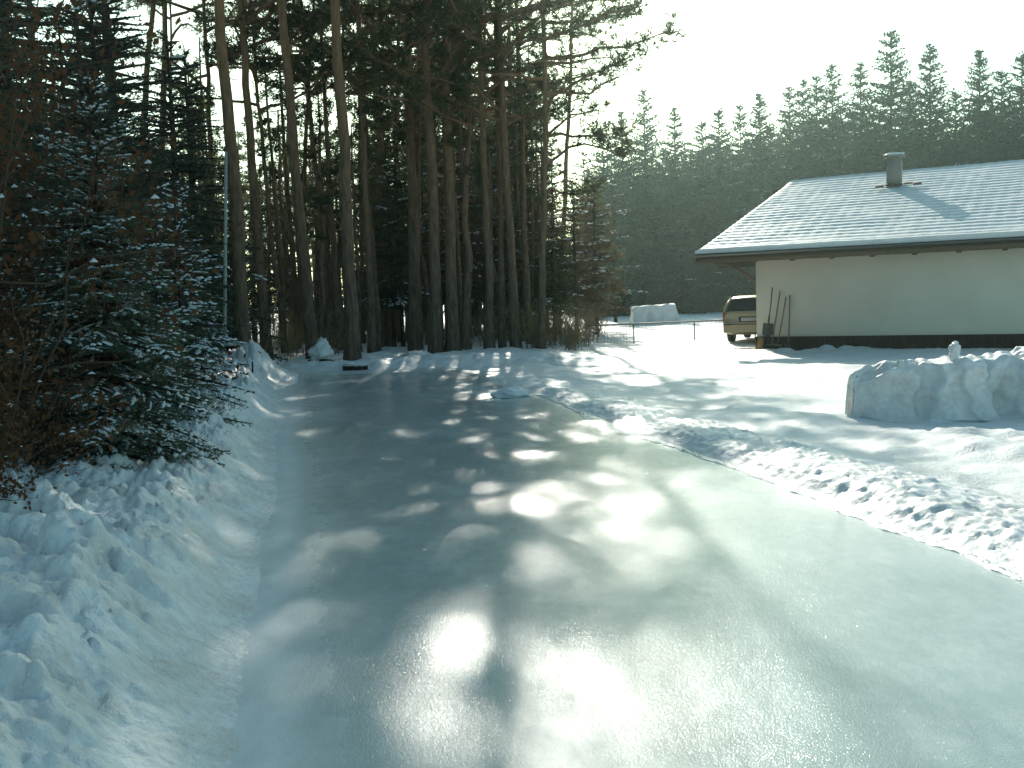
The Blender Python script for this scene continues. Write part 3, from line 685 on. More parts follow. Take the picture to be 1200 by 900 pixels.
# ---- beech shrubs that keep their brown leaves
def beech(seed, H=2.6, n=9, leaves=2600):
    rg = np.random.default_rng(seed); br = MB(); tips = []
    def grow(p, d, L, r, lev):
        k = 5; t = np.linspace(0, 1, k); off = np.cumsum(rg.normal(0, .04 * L, (k, 3)), 0); off -= off[0]
        pts = p + d * (t * L)[:, None] + off; br.tube(pts, np.linspace(r, r * .45, k), 5 if lev < 2 else 3, cap=False)
        if lev >= 2:
            for q in range(3): tips.append(pts[rg.integers(1, k)])
        if lev < 3:
            for q in range(5 if lev else 7):
                f = rg.uniform(.25, 1); pp = np.array([np.interp(f, t, pts[:, i]) for i in range(3)])
                dd = d * .55 + rg.normal(0, .55, 3); dd[2] = dd[2] * .6 + .12; dd /= np.linalg.norm(dd); grow(pp, dd, L * rg.uniform(.38, .6), r * .5, lev + 1)
    for i in range(n):
        a = rg.uniform(0, 6.28); d = np.array([math.cos(a) * .35, math.sin(a) * .35, 1]); d /= np.linalg.norm(d)
        grow(np.array([math.cos(a) * .12, math.sin(a) * .12, 0]), d, H * rg.uniform(.6, 1), .016, 0)
    tips = np.array(tips); ii = rg.integers(0, len(tips), leaves)
    P = tips[ii] + rg.normal(0, .05, (leaves, 3)); D = rg.normal(0, .6, (leaves, 3)); D[:, 2] -= .6
    lf = MB(); lf.blades(P, D, rg.uniform(.045, .075, leaves), rg.uniform(.026, .042, leaves))
    sn = MB(); ii = rg.integers(0, len(tips), 60)
    for q in ii:
        c = tips[q] + [0, 0, .015]; s = rg.uniform(.012, .032); 
        th = np.arange(6) * 1.047
        ring = np.stack([np.cos(th) * s * rg.uniform(.7, 1.5), np.sin(th) * s, 0 * th], 1) + c
        sn.add(np.concatenate([ring, [c + [0, 0, s * .8]]]), tris=[[j, (j + 1) % 6, 6] for j in range(6)])
    e = empty('beech_shrub'); br.build('stems', M['twig'], e); lf.build('leaves', M['brown_leaf'], e); sn.build('snow_clumps', M['snow_twig'], e, True)
    return e
be1 = beech(5, 2.3, 6, 3400); be2 = beech(9, 2.0, 6, 2800)
GB = 'brown leaved beech shrubs'
place(be1, (-3.72, 6.9, .15), 0, (1, 1, 1.0), 'beech shrub with withered brown leaves at the outer left edge, the nearest to the camera', 'shrub', GB)
place(be2, (-3.62, 7.3, .15), 1.9, (.7, .7, .6), 'low beech shrub with rusty leaves beside the young spruce', 'shrub', GB)
place(be1, (-4.25, 7.6, .15), 2.2, (1.1, 1.1, 1.3), 'tall beech shrub with brown leaves in front of the corner spruce', 'shrub', GB)
place(be2, (-4.9, 9.8, .2), 3.3, (1.1, 1.1, 1.6), 'tall thin beech shrub with sparse brown leaves between the dark spruces', 'shrub', GB)
place(be2, (-3.25, 5.9, .2), 4.3, (.6, .6, .6), 'smallest beech shrub, a few rusty leaves over the snow bank', 'shrub', GB)

# ---- far row of spruces beyond the field (top px, top py) -> distance ~86 m
rg = np.random.default_rng(77)
FARP = []
for s in range(6):
    FARP.append(spruce_root('spruce_tree', *spruce_arrays(20, [5.0, 4.5, 5.6, 4.8, 4.3, 5.4][s], [34, 30, 36, 32, 28, 34][s], rg, 8, .55, False, .42, .13, .11, [.34, .28, .40, .3, .25, .36][s], .035, [.75, .7, .85, .8, .7, .72][s], .06, .46, .5), needle='far_needle'))
SKY = [(706, 150, 78, 'pale spruce farthest to the left on the skyline, next to the last pine'), (728, 128, 80, 'broad hazy spruce left of the twin tipped gap on the skyline'), (754, 103, 84, 'pointed hazy spruce that rises above its neighbours over the snow block'),
       (790, 124, 86, 'hazy spruce in the dip of the skyline, right of the one over the snow block'), (822, 140, 85, 'low spruce at the bottom of the skyline dip, above the bare eave corner'), (842, 124, 86, 'spruce starting the climb of the skyline above the left eave corner'),
       (867, 122, 88, 'blunt spruce above the left slope of the roof'), (890, 107, 85, 'spruce with a broad crown above the left slope of the roof'), (925, 100, 87, 'spruce above the left end of the ridge'), (941, 93, 90, 'slim spruce just right of the one above the ridge end'),
       (957, 88, 88, 'slim spruce, middle one of three close tips above the ridge'), (975, 74, 86, 'pointed spruce, tallest of the three close tips above the ridge'), (1008, 71, 88, 'spruce standing alone in a gap left of the tallest tree'),
       (1044, 34, 86, 'tallest spruce on the skyline, sharp tip straight above the chimney'), (1066, 92, 90, 'lower spruce between the two tallest tips near the chimney'), (1090, 50, 87, 'second tallest spruce, right of the chimney'), (1120, 104, 89, 'low spruce in the notch right of the second tallest one'),
       (1148, 56, 86, 'wide spruce right of the notch in the skyline'), (1174, 80, 88, 'spruce with dense dark crown next to the wide one at the right'), (1198, 58, 85, 'spruce cut by the right edge of the view'), (1232, 70, 86, 'spruce just outside the right edge of the view'), (1262, 50, 88, 'spruce well outside the right edge of the view')]
for i, (px, py, Y, lab) in enumerate(SKY):
    p = at(px, py, Y=Y); h = p[2]; sc = h / 20
    wide = sc * rg.uniform(.92, 1.12)
    place(FARP[[0, 2, 1, 3, 5, 0, 4, 2, 1, 4, 4, 1, 3, 1, 5, 3, 0, 2, 5, 0, 3, 1][i]], (p[0], Y, -.1), rg.uniform(0, 6), (wide, wide, sc), lab, 'tree', 'spruces on the skyline beyond the house')
for i in range(60):   # second rows that make the wood dense
    px = 690 + 560 * (i + rg.uniform(-.3, .3)) / 60; Y = rg.uniform(92, 112)
    top = np.interp(px, [690, 760, 815, 900, 1000, 1250], [190, 178, 180, 155, 136, 126]) + rg.uniform(-10, 26)
    h = at(px, top, Y=Y)[2]; sc = h / 20; x = at(px, top, Y=Y)[0]
    w_ = sc * rg.uniform(1.05, 1.35)
    place(FARP[i % 6], (x, Y, -.1), rg.uniform(0, 6), (w_, w_, sc), 'dark spruce deep in the wood beyond the field, behind the skyline row', 'tree', 'spruces deep in the wood beyond the field')
for i in range(26):   # low fringe in front that closes the foot of the wood
    px = 690 + 540 * (i + rg.uniform(-.3, .3)) / 26; Y = rg.uniform(76, 84)
    h = rg.uniform(5, 11); sc = h / 20; x = at(px, 350, Y=Y)[0]
    place(FARP[(i * 5 + 2) % 6], (x, Y, -.1), rg.uniform(0, 6), (sc * 1.5, sc * 1.5, sc), 'low dark spruce at the foot of the wood beyond the field', 'tree', 'low spruces along the edge of the far wood')

# ---- understory of the near woods: spruces of middling height and thin stems
rg = np.random.default_rng(99)
UND = [spruce_root('woodland_spruce', *spruce_arrays(8, 1.7, 20, rg, 6, .30, False, .20, .050, .085, .3, .10, .6, .22, .5, .4), needle=n) for n in ('spruce_needle', 'pine_needle', 'dry_needle')]
cnt = 0
for i in range(88):
    px = rg.uniform(-40, 690) if i > 30 else rg.uniform(420, 640)
    Y = rg.uniform(33, 66)
    if i <= 30: Y = rg.uniform(38, 60)
    x = at(px, 390, Y=Y)[0]
    top = np.interp(px, [-40, 180, 205, 330, 420, 450, 600, 640, 690], [-60, 40, 170, 190, 170, 90, 70, 150, 180]) + rg.uniform(0, 150)
    h = at(px, top, Y=Y)[2]
    if px < 430 or px > 640: h = min(h, 9)
    sc = h / 8; w_ = min(1.35, max(.75, sc)) * rg.uniform(.85, 1.1)
    place(UND[[0, 1, 2, 2, 1][i % 5]], (x, Y, 0), rg.uniform(0, 6), (w_, w_, sc), 'shaded woodland spruce crowded among the trunks behind the front pines', 'tree', 'woodland spruces behind the front pines')
EDGE = [(650, 36, 5.2, 1, 'greenish tree at the right end of the woods, just behind the last pine'), (676, 38, 6.2, 2, 'rusty brown tree with snowy twigs at the right end of the woods'), (700, 41, 6.6, 2, 'outermost rusty tree of the near woods, facing the field'), (690, 47, 8.3, 1, 'taller greenish tree behind the rusty ones at the end of the woods'), (722, 60, 8.5, 0, 'dark tree bridging the near woods and the skyline spruces'),
        (612, 35, 4.6, 1, 'leafy tree between the trunks at the end of the front row')]
for px, Y, h, k, lab in EDGE:
    x = at(px, 390, Y=Y)[0]; sc = h / 8
    place(UND[k], (x, Y, 0), rg.uniform(0, 6), (sc * 1.25, sc * 1.25, sc), lab, 'tree', 'trees at the open end of the near woods')

def thin_stem(seed, H=11):
    rg = np.random.default_rng(seed); m = MB(); zs = np.linspace(-.1, H, 12)
    w = np.cumsum(rg.normal(0, .05, (12, 2)), 0); m.tube(np.stack([w[:, 0], w[:, 1], zs], 1), np.linspace(.11, .03, 12), 7)
    e = empty('slim_tree'); m.build('trunk', M['pine_bark'], e, True); b_ = MB(); tp = []; dv = []
    for i in range(46):
        z = rg.uniform(1.2, H); a = rg.uniform(0, 6.28); L = rg.uniform(.3, 1.3) * (1 if z > H * .5 else .6); p = np.array([np.interp(z, zs, w[:, 0]), np.interp(z, zs, w[:, 1]), z]); d = np.array([math.cos(a), math.sin(a), rg.uniform(-.3, .4)])
        b_.tube([p, p + d * L * .5, p + d * L + [0, 0, -.1]], [.018, .011, .004], 3, cap=False)
        if z > H * .55:
            for k in range(5): tp.append(p + d * L * rg.uniform(.4, 1.05) + rg.normal(0, .1, 3)); dv.append(d)
    tp = np.repeat(np.array(tp), 14, 0); dv = np.repeat(np.array(dv), 14, 0)
    b_.blades(tp, dv * .5 + rg.normal(0, .7, tp.shape), .22, .04, mat=1).build('crown', [M['twig'], M['pine_needle']], e)
    return e
ST = [thin_stem(1), thin_stem(2), thin_stem(3)]
for i in range(116):
    px = rg.uniform(190, 640); Y = rg.uniform(30, 62); x = at(px, 390, Y=Y)[0]
    h = rg.uniform(.75, 1.15) if 430 < px else rg.uniform(.55, .95)
    place(ST[i % 3], (x, Y, 0), rg.uniform(0, 6), (rg.uniform(.6, 1.3),) * 2 + (h,), 'slim dark stem in the thicket between the pines of the woods', 'tree', 'slim stems in the thicket of the woods', rg.normal(0, .03))

# ---- leafless brush at the foot of the woods
def brush(seed):
    rg = np.random.default_rng(seed); m = MB()
    for i in range(34):
        a = rg.uniform(0, 6.28); L = rg.uniform(.5, 1.5); d = np.array([math.cos(a) * rg.uniform(.1, .7), math.sin(a) * rg.uniform(.1, .7), 1]); d /= np.linalg.norm(d)
        p0 = rg.normal(0, .18, 3) * [1, 1, 0]; p1 = p0 + d * L * .55; p2 = p0 + d * L + rg.normal(0, .1, 3); m.tube([p0, p1, p2], [.010, .008, .004], 3, cap=False)
        for q in range(4):
            s = p0 + (p2 - p0) * rg.uniform(.3, .95); dd = d + rg.normal(0, .6, 3); m.tube([s, s + dd * .16, s + dd * .3], [.006, .005, .003], 3, cap=False)
    e = empty('leafless_bush'); m.build('twigs', M['straw_twig'], e); return e
BR = [brush(1), brush(2)]
for i in range(44):
    px = rg.uniform(600, 705) if i % 3 == 1 else rg.uniform(330, 650); Y = rg.uniform(28.5, 46); x = at(px, 400, Y=Y)[0]; s = rg.uniform(.6, 1.15)
    place(BR[i % 2], (x, Y, .05), rg.uniform(0, 6), s, 'leafless straw coloured bush at the foot of the pines', 'bush', 'leafless bushes at the foot of the woods')

# ------------------------------------------------------------------ small things at the edge of the woods
p = at(266, 445); q = at(265, 178, Y=p[1])
e = empty('pole', (p[0], p[1], 0), 0, 'thin pale upright pole in front of the leaning pines by the young spruce', 'pole')
m = MB(); m.tube([(0, 0, -.1), (0, 0, .9), (q[0] - p[0], 0, q[2])], [.045, .042, .032], 10); m.build('shaft', M['pale_paint'], e, True)
MB().box((0, 0, .06), (.16, .16, .12)).build('foot', M['grey_metal'], e)
p = at(281, 446)
e = empty('feeder_box', (p[0], p[1] - .2, 0), .3, 'dark wooden box on a short post with a flat cap of snow', 'feeder')
m = MB(); m.tube([(0, 0, -.05), (0, 0, .42)], [.05, .045], 8); m.build('post', M['log'], e)
MB().box((0, 0, .58), (.40, .32, .34)).build('box', M['plinth'], e); MB().box((0, 0, .767), (.48, .40, .03)).build('lid', M['log'], e)
c = lumpy('snow_cap', (0, 0, .765), (.25, .2, .055), M['snow_twig'], None, None, 4, .2, 3); c.parent = e
for (x0, y0, x1, y1, r, lab) in [(296, 463, 297, 444, .018, 'short thin dark stake stuck upright in the snow bank'), (310, 412, 326, 338, .02, 'long pale stick leaning against the pines right of the pale pole'), (307, 428, 318, 378, .016, 'shorter pale stick leaning beside the long one at the pines')]:
    p = at(x0, y0) if lab[0:5] == 'short' and 'dark' in lab else at(x0, y0, Y=24.5); p[2] = max(p[2], -.05); q = at(x1, y1, Y=p[1])
    m = MB(); P0 = np.array([0, 0, -.1]); P1 = q - p
    m.tube([P0, P1 * .5 + [.01, 0, 0], P1], [r, r * .95, r * .7], 7); o = m.build('stake' if 'dark' in lab else 'stick', M['log'] if 'dark' in lab else M['straw_twig'], None, True); o.location = p
    if 'dark' in lab: o.location[2] = .32
    tag(o, lab, 'stake' if 'dark' in lab else 'stick')

# ------------------------------------------------------------------ fence
e = empty('low_fence', at(743, 402), 0, 'low fence of thin grey rails, posts and wire mesh left of the parked car', 'fence')
fp = []
for px, py in ((690, 405), (743, 402.5), (814, 399.5), (885, 396.5)):
    p = at(px, py); fp.append(p - np.array(e.location))
for p in fp:
    m = MB(); m.tube([p + [0, 0, -.1], p + [0, 0, .66]], [.022, .020], 8); m.build('post', M['grey_metal'], e, True)
m = MB(); m.tube([p + [0, 0, .64] for p in fp], .028, 7); m.build('rail', M['grey_metal'], e, True)
m = MB()
for h in (.08, .20, .32, .44, .55): m.tube([p + [0, 0.03, h] for p in fp], .004, 3, cap=False)
for a, b_ in zip(fp[:-1], fp[1:]):
    for t in np.arange(0, 1, .07): c = a + (b_ - a) * t; m.tube([c + [0, .03, .03], c + [0, .03, .62]], .0035, 3, cap=False)
m.build('wire_mesh', M['grey_metal'], e)

# ------------------------------------------------------------------ house
AL = rad(30); HC = at(887, 410); HU = np.array([math.cos(AL), -math.sin(AL), 0]); HW = np.array([math.sin(AL), math.cos(AL), 0]); HZ = np.array([0, 0, 1.])
house = empty('house', HC, 0, 'low white plastered house with a snow covered tiled roof beside the drive', 'house')
def L(u, w, z): return HU * u + HW * w + HZ * z
LEN, DEP, EZ, RZ, OV, RUN = 12.5, 13.0, 2.62, 4.98, .75, 7.25     # eave z is the top of the roof edge
GL = -1.42
def roof_z(w): return EZ + (RZ - EZ) * (w + OV) / RUN
AX = np.stack([HU, HW, HZ])
# walls as one closed shell
wt = lambda w: roof_z(w) - .20
v = []
for u in (0, LEN): v += [L(u, 0, -.2), L(u, DEP, -.2), L(u, DEP, wt(0)), L(u, RUN - OV, wt(RUN - OV)), L(u, 0, wt(0))]
MB().add(v, tris=[[0, 2, 1], [0, 4, 2], [4, 3, 2], [5, 6, 7], [5, 7, 9], [9, 7, 8]], quads=[[0, 5, 9, 4], [1, 2, 7, 6]]).build('wall', M['plaster'], house)
m = MB(); m.box(L(LEN / 2, -.012, .10), (LEN + .05, .05, .50), AX); m.box(L(-.012, DEP / 2 + .02, .10), (.05, DEP, .50), AX); m.build('plinth', M['plinth'], house)
# snow on the roof: courses of tiles show through as steps
rows, per = 25, 8; nv = rows * per; nu = 330
vv = np.linspace(0, 1, nv + 1); uu = np.linspace(0, 1, nu)
Ug, Vg = np.meshgrid(uu, vv, indexing='ij')
u0 = GL + .62 * Vg; Uc = u0 + (LEN + .9 - u0) * Ug
wpos = -OV + RUN * Vg; fr = (Vg * rows) % 1.0
stepn = .95 + .25 * fbm(Uc * .5, Vg * 6, 2, 203)
step = .031 * (1 - fr) ** 1.0 * stepn
wave = .0022 * np.cos(Uc * 2 * math.pi / .30) * (1 + .5 * perlin(Uc, Vg * 20, 205))
thick = .05 + .008 * fbm(Uc * .8, Vg * 5, 3, 207) + .06 * np.exp(-Vg / .03) + .05 * np.exp(-(1 - Vg) / .02)
calm = 1 - .55 * np.exp(-Vg / .10)
zz = EZ + (RZ - EZ) * Vg + (step + wave) * calm + thick + .004 * fbm(Uc * 4, Vg * 40, 2, 209)
edge = np.exp(-((Uc - u0) / .08) ** 2); zz = zz - .05 * edge
P = Uc[..., None] * HU + wpos[..., None] * HW + zz[..., None] * HZ
Q = grid(Uc, wpos, zz)[1]
mi = np.zeros(Q.shape[0])
m = MB(); V = P.reshape(-1, 3)
fq = fr[:-1, :-1].reshape(-1); sel = (fq > (per - 1.5) / per) & ((perlin(Uc * 1.3, Vg * 9, 211)[:-1, :-1].reshape(-1) + .5 * Vg[:-1, :-1].reshape(-1)) > 9)
m.add(V, quads=Q[~sel], mat=0); m.n -= len(V); m.add(V, quads=Q[sel], mat=1); m.v.pop(); m.n = len(V)
# close the front lip of the snow
lip0 = P[:, 0].copy(); lip1 = P[:, 0].copy() + L(0, .02, 0) ; lip1[:, 2] = EZ - .005
nl_ = len(lip0); m2 = np.concatenate([lip0, lip1]); i = np.arange(nl_ - 1)
m.add(m2, quads=np.stack([i, i + nl_, i + nl_ + 1, i + 1], -1))
gl0 = P[0].copy(); gl1 = gl0.copy(); gl1[:, 2] = EZ + (RZ - EZ) * vv - .005; i = np.arange(len(gl0) - 1)
m.add(np.concatenate([gl0, gl1]), quads=np.stack([i, i + 1, i + 1 + len(gl0), i + len(gl0)], -1))
roofo = m.build('roof', [M['snow'], M['tile']], house, True)
# boarding under the snow, front and back slopes
m = MB()
def slope(w0, z0, w1, z1, ul0, ul1, th=.13):
    v = [L(ul0, w0, z0), L(LEN + .9, w0, z0), L(LEN + .9, w1, z1), L(ul1, w1, z1)]; v += [p - HZ * th for p in v]
    m.add(v, quads=[[0, 1, 2, 3], [7, 6, 5, 4], [0, 4, 5, 1], [1, 5, 6, 2], [2, 6, 7, 3], [3, 7, 4, 0]])
slope(-OV + .02, EZ - .01, -OV + RUN - .01, RZ - .01, GL + .02, GL + .62)
slope(-OV + 2 * RUN, EZ - .01, -OV + RUN + .01, RZ - .01, GL + .02, GL + .62)
m.build('boarding', M['fascia'], roofo)
Yb, Xb = np.meshgrid(np.linspace(0, 1, 30), np.linspace(0, 1, 60), indexing='ij')
ub = GL + .62 * (1 - Yb); ub = ub + (LEN + .9 - ub) * Xb; wb = -OV + RUN + RUN * Yb; zb = RZ - (RZ - EZ) * Yb + .06 + .02 * fbm(ub, wb, 2, 215)
V = ub[..., None] * HU + wb[..., None] * HW + zb[..., None] * HZ
MB().add(V.reshape(-1, 3), quads=grid(ub, wb, zb)[1]).build('back_slope', M['snow'], roofo, True)
# gutter, rafter ends, fascia, brace
m = MB(); th = np.linspace(math.pi, 2 * math.pi, 9); uu2 = np.array([GL, LEN + .9]); ring = []
for u in uu2:
    for a in th: ring.append(L(u, -OV - .055 + .062 * math.cos(a), EZ - .035 + .062 * math.sin(a)))
    for a in th[::-1]: ring.append(L(u, -OV - .055 + .054 * math.cos(a), EZ - .035 + .054 * math.sin(a)))
n = 18; m.add(ring, quads=[[k, (k + 1) % n, n + (k + 1) % n, n + k] for k in range(n)]); m.build('gutter', M['gutter'], house)
MB().box(L((LEN + .9 + GL) / 2, -OV + .035, EZ - .19), (LEN + .9 - GL, .03, .16), AX).build('fascia', M['rafter'], house)
for k in range(13):
    u = .15 + k * .98
    c0 = L(u, -OV + .08, EZ - .235); c1 = L(u, .0, roof_z(0) - .235); d = c1 - c0; ln_ = np.linalg.norm(d); d /= ln_
    MB().box((c0 + c1) / 2, (.11, ln_, .15), np.stack([HU, d, np.cross(HU, d)])).build('rafter', M['rafter'], house)
for w in (.12, RUN - OV, DEP - .12):     # purlins that carry the gable overhang
    MB().box(L(GL / 2 + .1, w, roof_z(min(w, 2 * (RUN - OV) - w)) - .27), (abs(GL) - .1, .14, .20), AX).build('purlin', M['rafter'], house)
m = MB(); t = np.linspace(0, 1, 8); m.tube([L(-1.15 + 1.13 * a, .12, 2.36 - .55 * a ** 1.9) for a in t], .055, 6); m.build('brace', M['rafter'], house, True)
MB().box(L(-.55, .125, roof_z(.12) - .52), (1.02, .05, .30), AX).build('gable_board', M['fascia'], house)
# chimney
npl = np.cross(HU, L(0, RUN, RZ - EZ)); npl /= np.linalg.norm(npl)
cp = hit(1048, 216, HC + L(0, -OV, EZ + .1), npl) - HC
ch = MB(); ch.box(cp + HZ * .29, (.38, .38, .84), AX); cho = ch.build('chimney', M['chimney'], house)
m = MB(); m.box(cp + HZ * .80, (.54, .50, .05), AX); 
for sx in (-.14, .14):
    for sy in (-.14, .14): m.box(cp + HU * sx + HW * sy + HZ * .74, (.07, .07, .06), AX)
m.build('cap', M['chimney'], cho)
c = lumpy('cap_snow', cp + HZ * .815, (.26, .24, .045), M['snow'], None, None, 3, .15, 3, boxy=.6); c.parent = cho
m = MB(); tt = np.linspace(0, 1, 7)
for k in range(5):      # melted patch of bare tiles round the chimney
    a = rg.uniform(.5, 1)
    cc = cp + HU * (-.35 + .26 * k) + L(0, -.38 + .12 * (k % 2), 0); cc = cc + HZ * (-(-.38 + .12 * (k % 2)) * 0)
    cc[2] = roof_z(np.dot(cc, HW)) + .16
    d = L(0, RUN, RZ - EZ); d /= np.linalg.norm(d)
    m.box(cc, (.22, .14 * a, .04), np.stack([HU, d, np.cross(HU, d)]))
m.build('bare_tiles', M['tile'], roofo)

# tools leaning on the wall
def wall_pt(px, py, off): return hit(px, py, HC - HW * off, HW)
TOOLS = [(905, 337, 900, 384, 'shovel', 'shovel with a dark blade leaning at the corner of the white wall, the tallest tool'),
         (914, 341, 904, 404, 'rake', 'second tool from the corner of the white wall, a long handled rake'),
         (921, 348, 911, 406, 'broom', 'third tool from the corner, a broom with a dark bristle head against the white wall'),
         (925.5, 346, 924, 402, 'hoe', 'straight thin handled hoe farthest from the corner on the white wall')]
for x0, y0, x1, y1, kind, lab in TOOLS:
    tpt = wall_pt(x0, y0, .05); bt = wall_pt(x1, y1, .30); bt[2] = max(bt[2], .56 if kind == 'shovel' else .14)
    e = empty(kind, (bt[0], bt[1], 0), 0, lab, kind)
    a = bt - np.array(e.location); b_ = tpt - np.array(e.location); d = (b_ - a) / np.linalg.norm(b_ - a)
    m = MB(); m.tube([a, a + (b_ - a) * .5 + HU * .01, b_], [.019, .018, .016], 7); m.build('handle', M['handle'], e, True)
    s = np.cross(d, HW); s /= np.linalg.norm(s); n_ = np.cross(s, d); F_ = np.stack([s, n_, d])
    if kind == 'shovel':
        Ub, Vb = np.meshgrid(np.linspace(-1, 1, 9), np.linspace(0, 1, 9), indexing='ij')
        wb_ = .14 * np.where(Vb < .75, 1, np.sqrt(np.clip(1 - ((Vb - .75) / .27) ** 2, 0, 1)))
        pb = a + d * .12 - d[None, None] * (Vb * .36)[..., None] + s * (Ub * wb_)[..., None] - n_ * ((.03 * Ub ** 2 - .015 - .01))[..., None]
        back = pb + n_ * .006; V = np.concatenate([pb.reshape(-1, 3), back.reshape(-1, 3)]); q0 = grid(Ub, Vb, Vb)[1]
        mb = MB().add(V, quads=np.concatenate([q0, q0[:, ::-1] + 81])); mb.tube([a + d * .05, a + d * .34], [.028, .022], 7); mb.build('blade', M['tool_metal'], e, True)
    elif kind == 'broom':
        mb = MB(); mb.box(a, (.26, .06, .05), F_); mb.build('head', M['handle'], e)
        P_ = a + s * rg.uniform(-.12, .12, 220)[:, None] + n_ * rg.uniform(-.025, .025, 220)[:, None]; MB().blades(P_, -d + rg.normal(0, .08, (220, 3)), .14, .012).build('bristles', M['car_black'], e)
    elif kind == 'rake':
        mb = MB(); mb.box(a, (.30, .03, .03), F_)
        for k in range(9): c = a + s * (-.14 + .035 * k); mb.tube([c, c - n_ * .05 - d * .02, c - n_ * .06 - d * .09], [.006, .005, .003], 4)
        mb.build('head', M['tool_metal'], e)
    else:
        mb = MB(); mb.tube([a, a - d * .05 - n_ * .03, a - d * .08 - n_ * .09], .012, 6); mb.box(a - d * .10 - n_ * .12, (.16, .015, .12), F_); mb.build('blade', M['tool_metal'], e)
pb = wall_pt(890, 406, .12)
o = MB().box((0, 0, .16), (.16, .045, .36), AX).build('wooden_board', M['orange_wood']); o.location = (pb[0], pb[1], 0); o.rotation_euler = (.12, .1, 0)
tag(o, 'short orange brown board propped at the corner of the house beside the shovel', 'board')
p = at(868, 409); lumpy('bare_patch', (p[0] + .2, p[1] - .2, -.035), (.9, .35, .035), M['soil'], None, None, 9, .25, 4).__setitem__('kind', 'structure')

# ------------------------------------------------------------------ parked estate car
def build_car():
    c0 = at(881, 402.5); e = empty('parked_car', (c0[0], c0[1] + .25, 0), -rad(24), 'champagne coloured estate car parked at the corner of the white house, tail towards us', 'car')
    # body: rounded cross sections along y (tail at y=0, heading +y)
    st = [(-.02, .42, .74, .92, None), (.03, .30, .80, .96, None), (.12, .26, .83, .98, 0), (.45, .24, .85, 1.0, 1), (1.4, .24, .86, 1.0, 1), (2.6, .24, .86, .98, 1), (3.1, .24, .86, .96, 0), (3.9, .26, .83, .86, None), (4.35, .30, .74, .70, None)]
    def ring(y, zb, hw, zs):
        pr = [(-.70, zb), (-.96, zb + .06), (-1.0, zb + .22), (-1.0, zs - .28), (-.975, zs - .06), (-.93, zs), (.93, zs), (.975, zs - .06), (1.0, zs - .28), (1.0, zb + .22), (.96, zb + .06), (.70, zb)]
        return [(x * hw, y, z) for x, z in pr]
    m = MB(); rs = [ring(y, zb, hw, zs) for y, zb, hw, zs, _ in st]; n = 12
    V = np.array(rs).reshape(-1, 3); k = len(st)
    q = [[i * n + j, i * n + (j + 1) % n, (i + 1) * n + (j + 1) % n, (i + 1) * n + j] for i in range(k - 1) for j in range(n)]
    m.add(V, quads=q)
    for i, fl in ((0, 1), (k - 1, -1)):
        c = V[i * n:(i + 1) * n].mean(0); m.add(np.concatenate([V[i * n:(i + 1) * n], [c]]), tris=[[j, (j + 1) % n, n][::fl * -1] for j in range(n)])
    # greenhouse: roof and pillars
    def box_loft(lo, hi): 
        v = lo + hi; return m.add(v, quads=[[0, 1, 5, 4], [1, 2, 6, 5], [2, 3, 7, 6], [3, 0, 4, 7], [4, 5, 6, 7]])
    gr = [(.10, .78, .96), (.20, .72, 1.12), (.36, .64, 1.36), (.48, .61, 1.42)]
    yb = lambda z: .10 + (z - .96) * .82
    # roof skin
    roof = [(.36, .62, 1.385), (.50, .62, 1.425), (1.2, .62, 1.45), (2.1, .60, 1.42), (2.35, .58, 1.385)]
    r = MB(); rv = []
    for y, hw, z in roof: rv += [(-hw - .02, y, z - .06), (-hw * .93, y, z - .012), (0, y, z), (hw * .93, y, z - .012), (hw + .02, y, z - .06)]
    rq = [[i * 5 + j, i * 5 + j + 1, (i + 1) * 5 + j + 1, (i + 1) * 5 + j] for i in range(4) for j in range(4)]
    r.add(rv, quads=rq); r.add([(x, y, z - .05) for x, y, z in rv], quads=[a[::-1] for a in rq])
    body = m.build('body', M['car_paint'], e, True); r.build('roof', M['car_paint'], e, True)
    for sx in (-1, 1):
        for (ya, za, xa, yc, zc_, xc) in ((.10, .97, .80, .40, 1.36, .63), (1.15, .99, .83, 1.2, 1.39, .625), (2.95, .96, .80, 2.33, 1.34, .59)):
            MB().tube([(sx * xa, ya, za - .03), (sx * (xa + xc) / 2 * 1.02, (ya + yc) / 2, (za + zc_) / 2), (sx * xc, yc, zc_)], [.05, .045, .04], 8).build('pillar', M['car_paint'], e, True)
        MB().add([(sx * .805, .14, .965), (sx * .825, 2.9, .965), (sx * .60, 2.30, 1.37), (sx * .635, .44, 1.37)], quads=[[0, 1, 2, 3]]).build('side_window', M['car_glass'], e)
        lamp = MB(); lamp.box((sx * .745, .035, .80), (.13, .09, .30)); lamp.build('tail_lamp', M['red_lamp'], e)
        mir = MB(); mir.box((sx * .93, 2.55, 1.02), (.16, .10, .12)); mir.build('mirror', M['car_paint'], e)
    MB().add([(-.74, .095, .965), (.74, .095, .965), (.60, .385, 1.365), (-.60, .385, 1.365)], quads=[[0, 1, 2, 3]]).build('rear_window', M['car_glass'], e)
    MB().add([(-.76, 2.98, .96), (.76, 2.98, .96), (.57, 2.36, 1.375), (-.57, 2.36, 1.375)], quads=[[3, 2, 1, 0]]).build('windscreen', M['car_glass'], e)
    b = MB(); pts = [(-.84, .35, .47), (-.80, .02, .47), (-.55, -.08, .47), (0, -.11, .47), (.55, -.08, .47), (.80, .02, .47), (.84, .35, .47)]
    P = np.array(pts); lo = P - [0, 0, .13]; hi = P + [0, 0, .10]; n = len(P)
    b.add(np.concatenate([lo, hi]), quads=[[i, i + 1, n + i + 1, n + i] for i in range(n - 1)]); inn = hi * [1, 1, 1] + [0, .14, .0]; b.add(np.concatenate([hi, inn]), quads=[[i, i + 1, n + i + 1, n + i] for i in range(n - 1)])
    b.build('bumper', M['car_paint'], e, True)
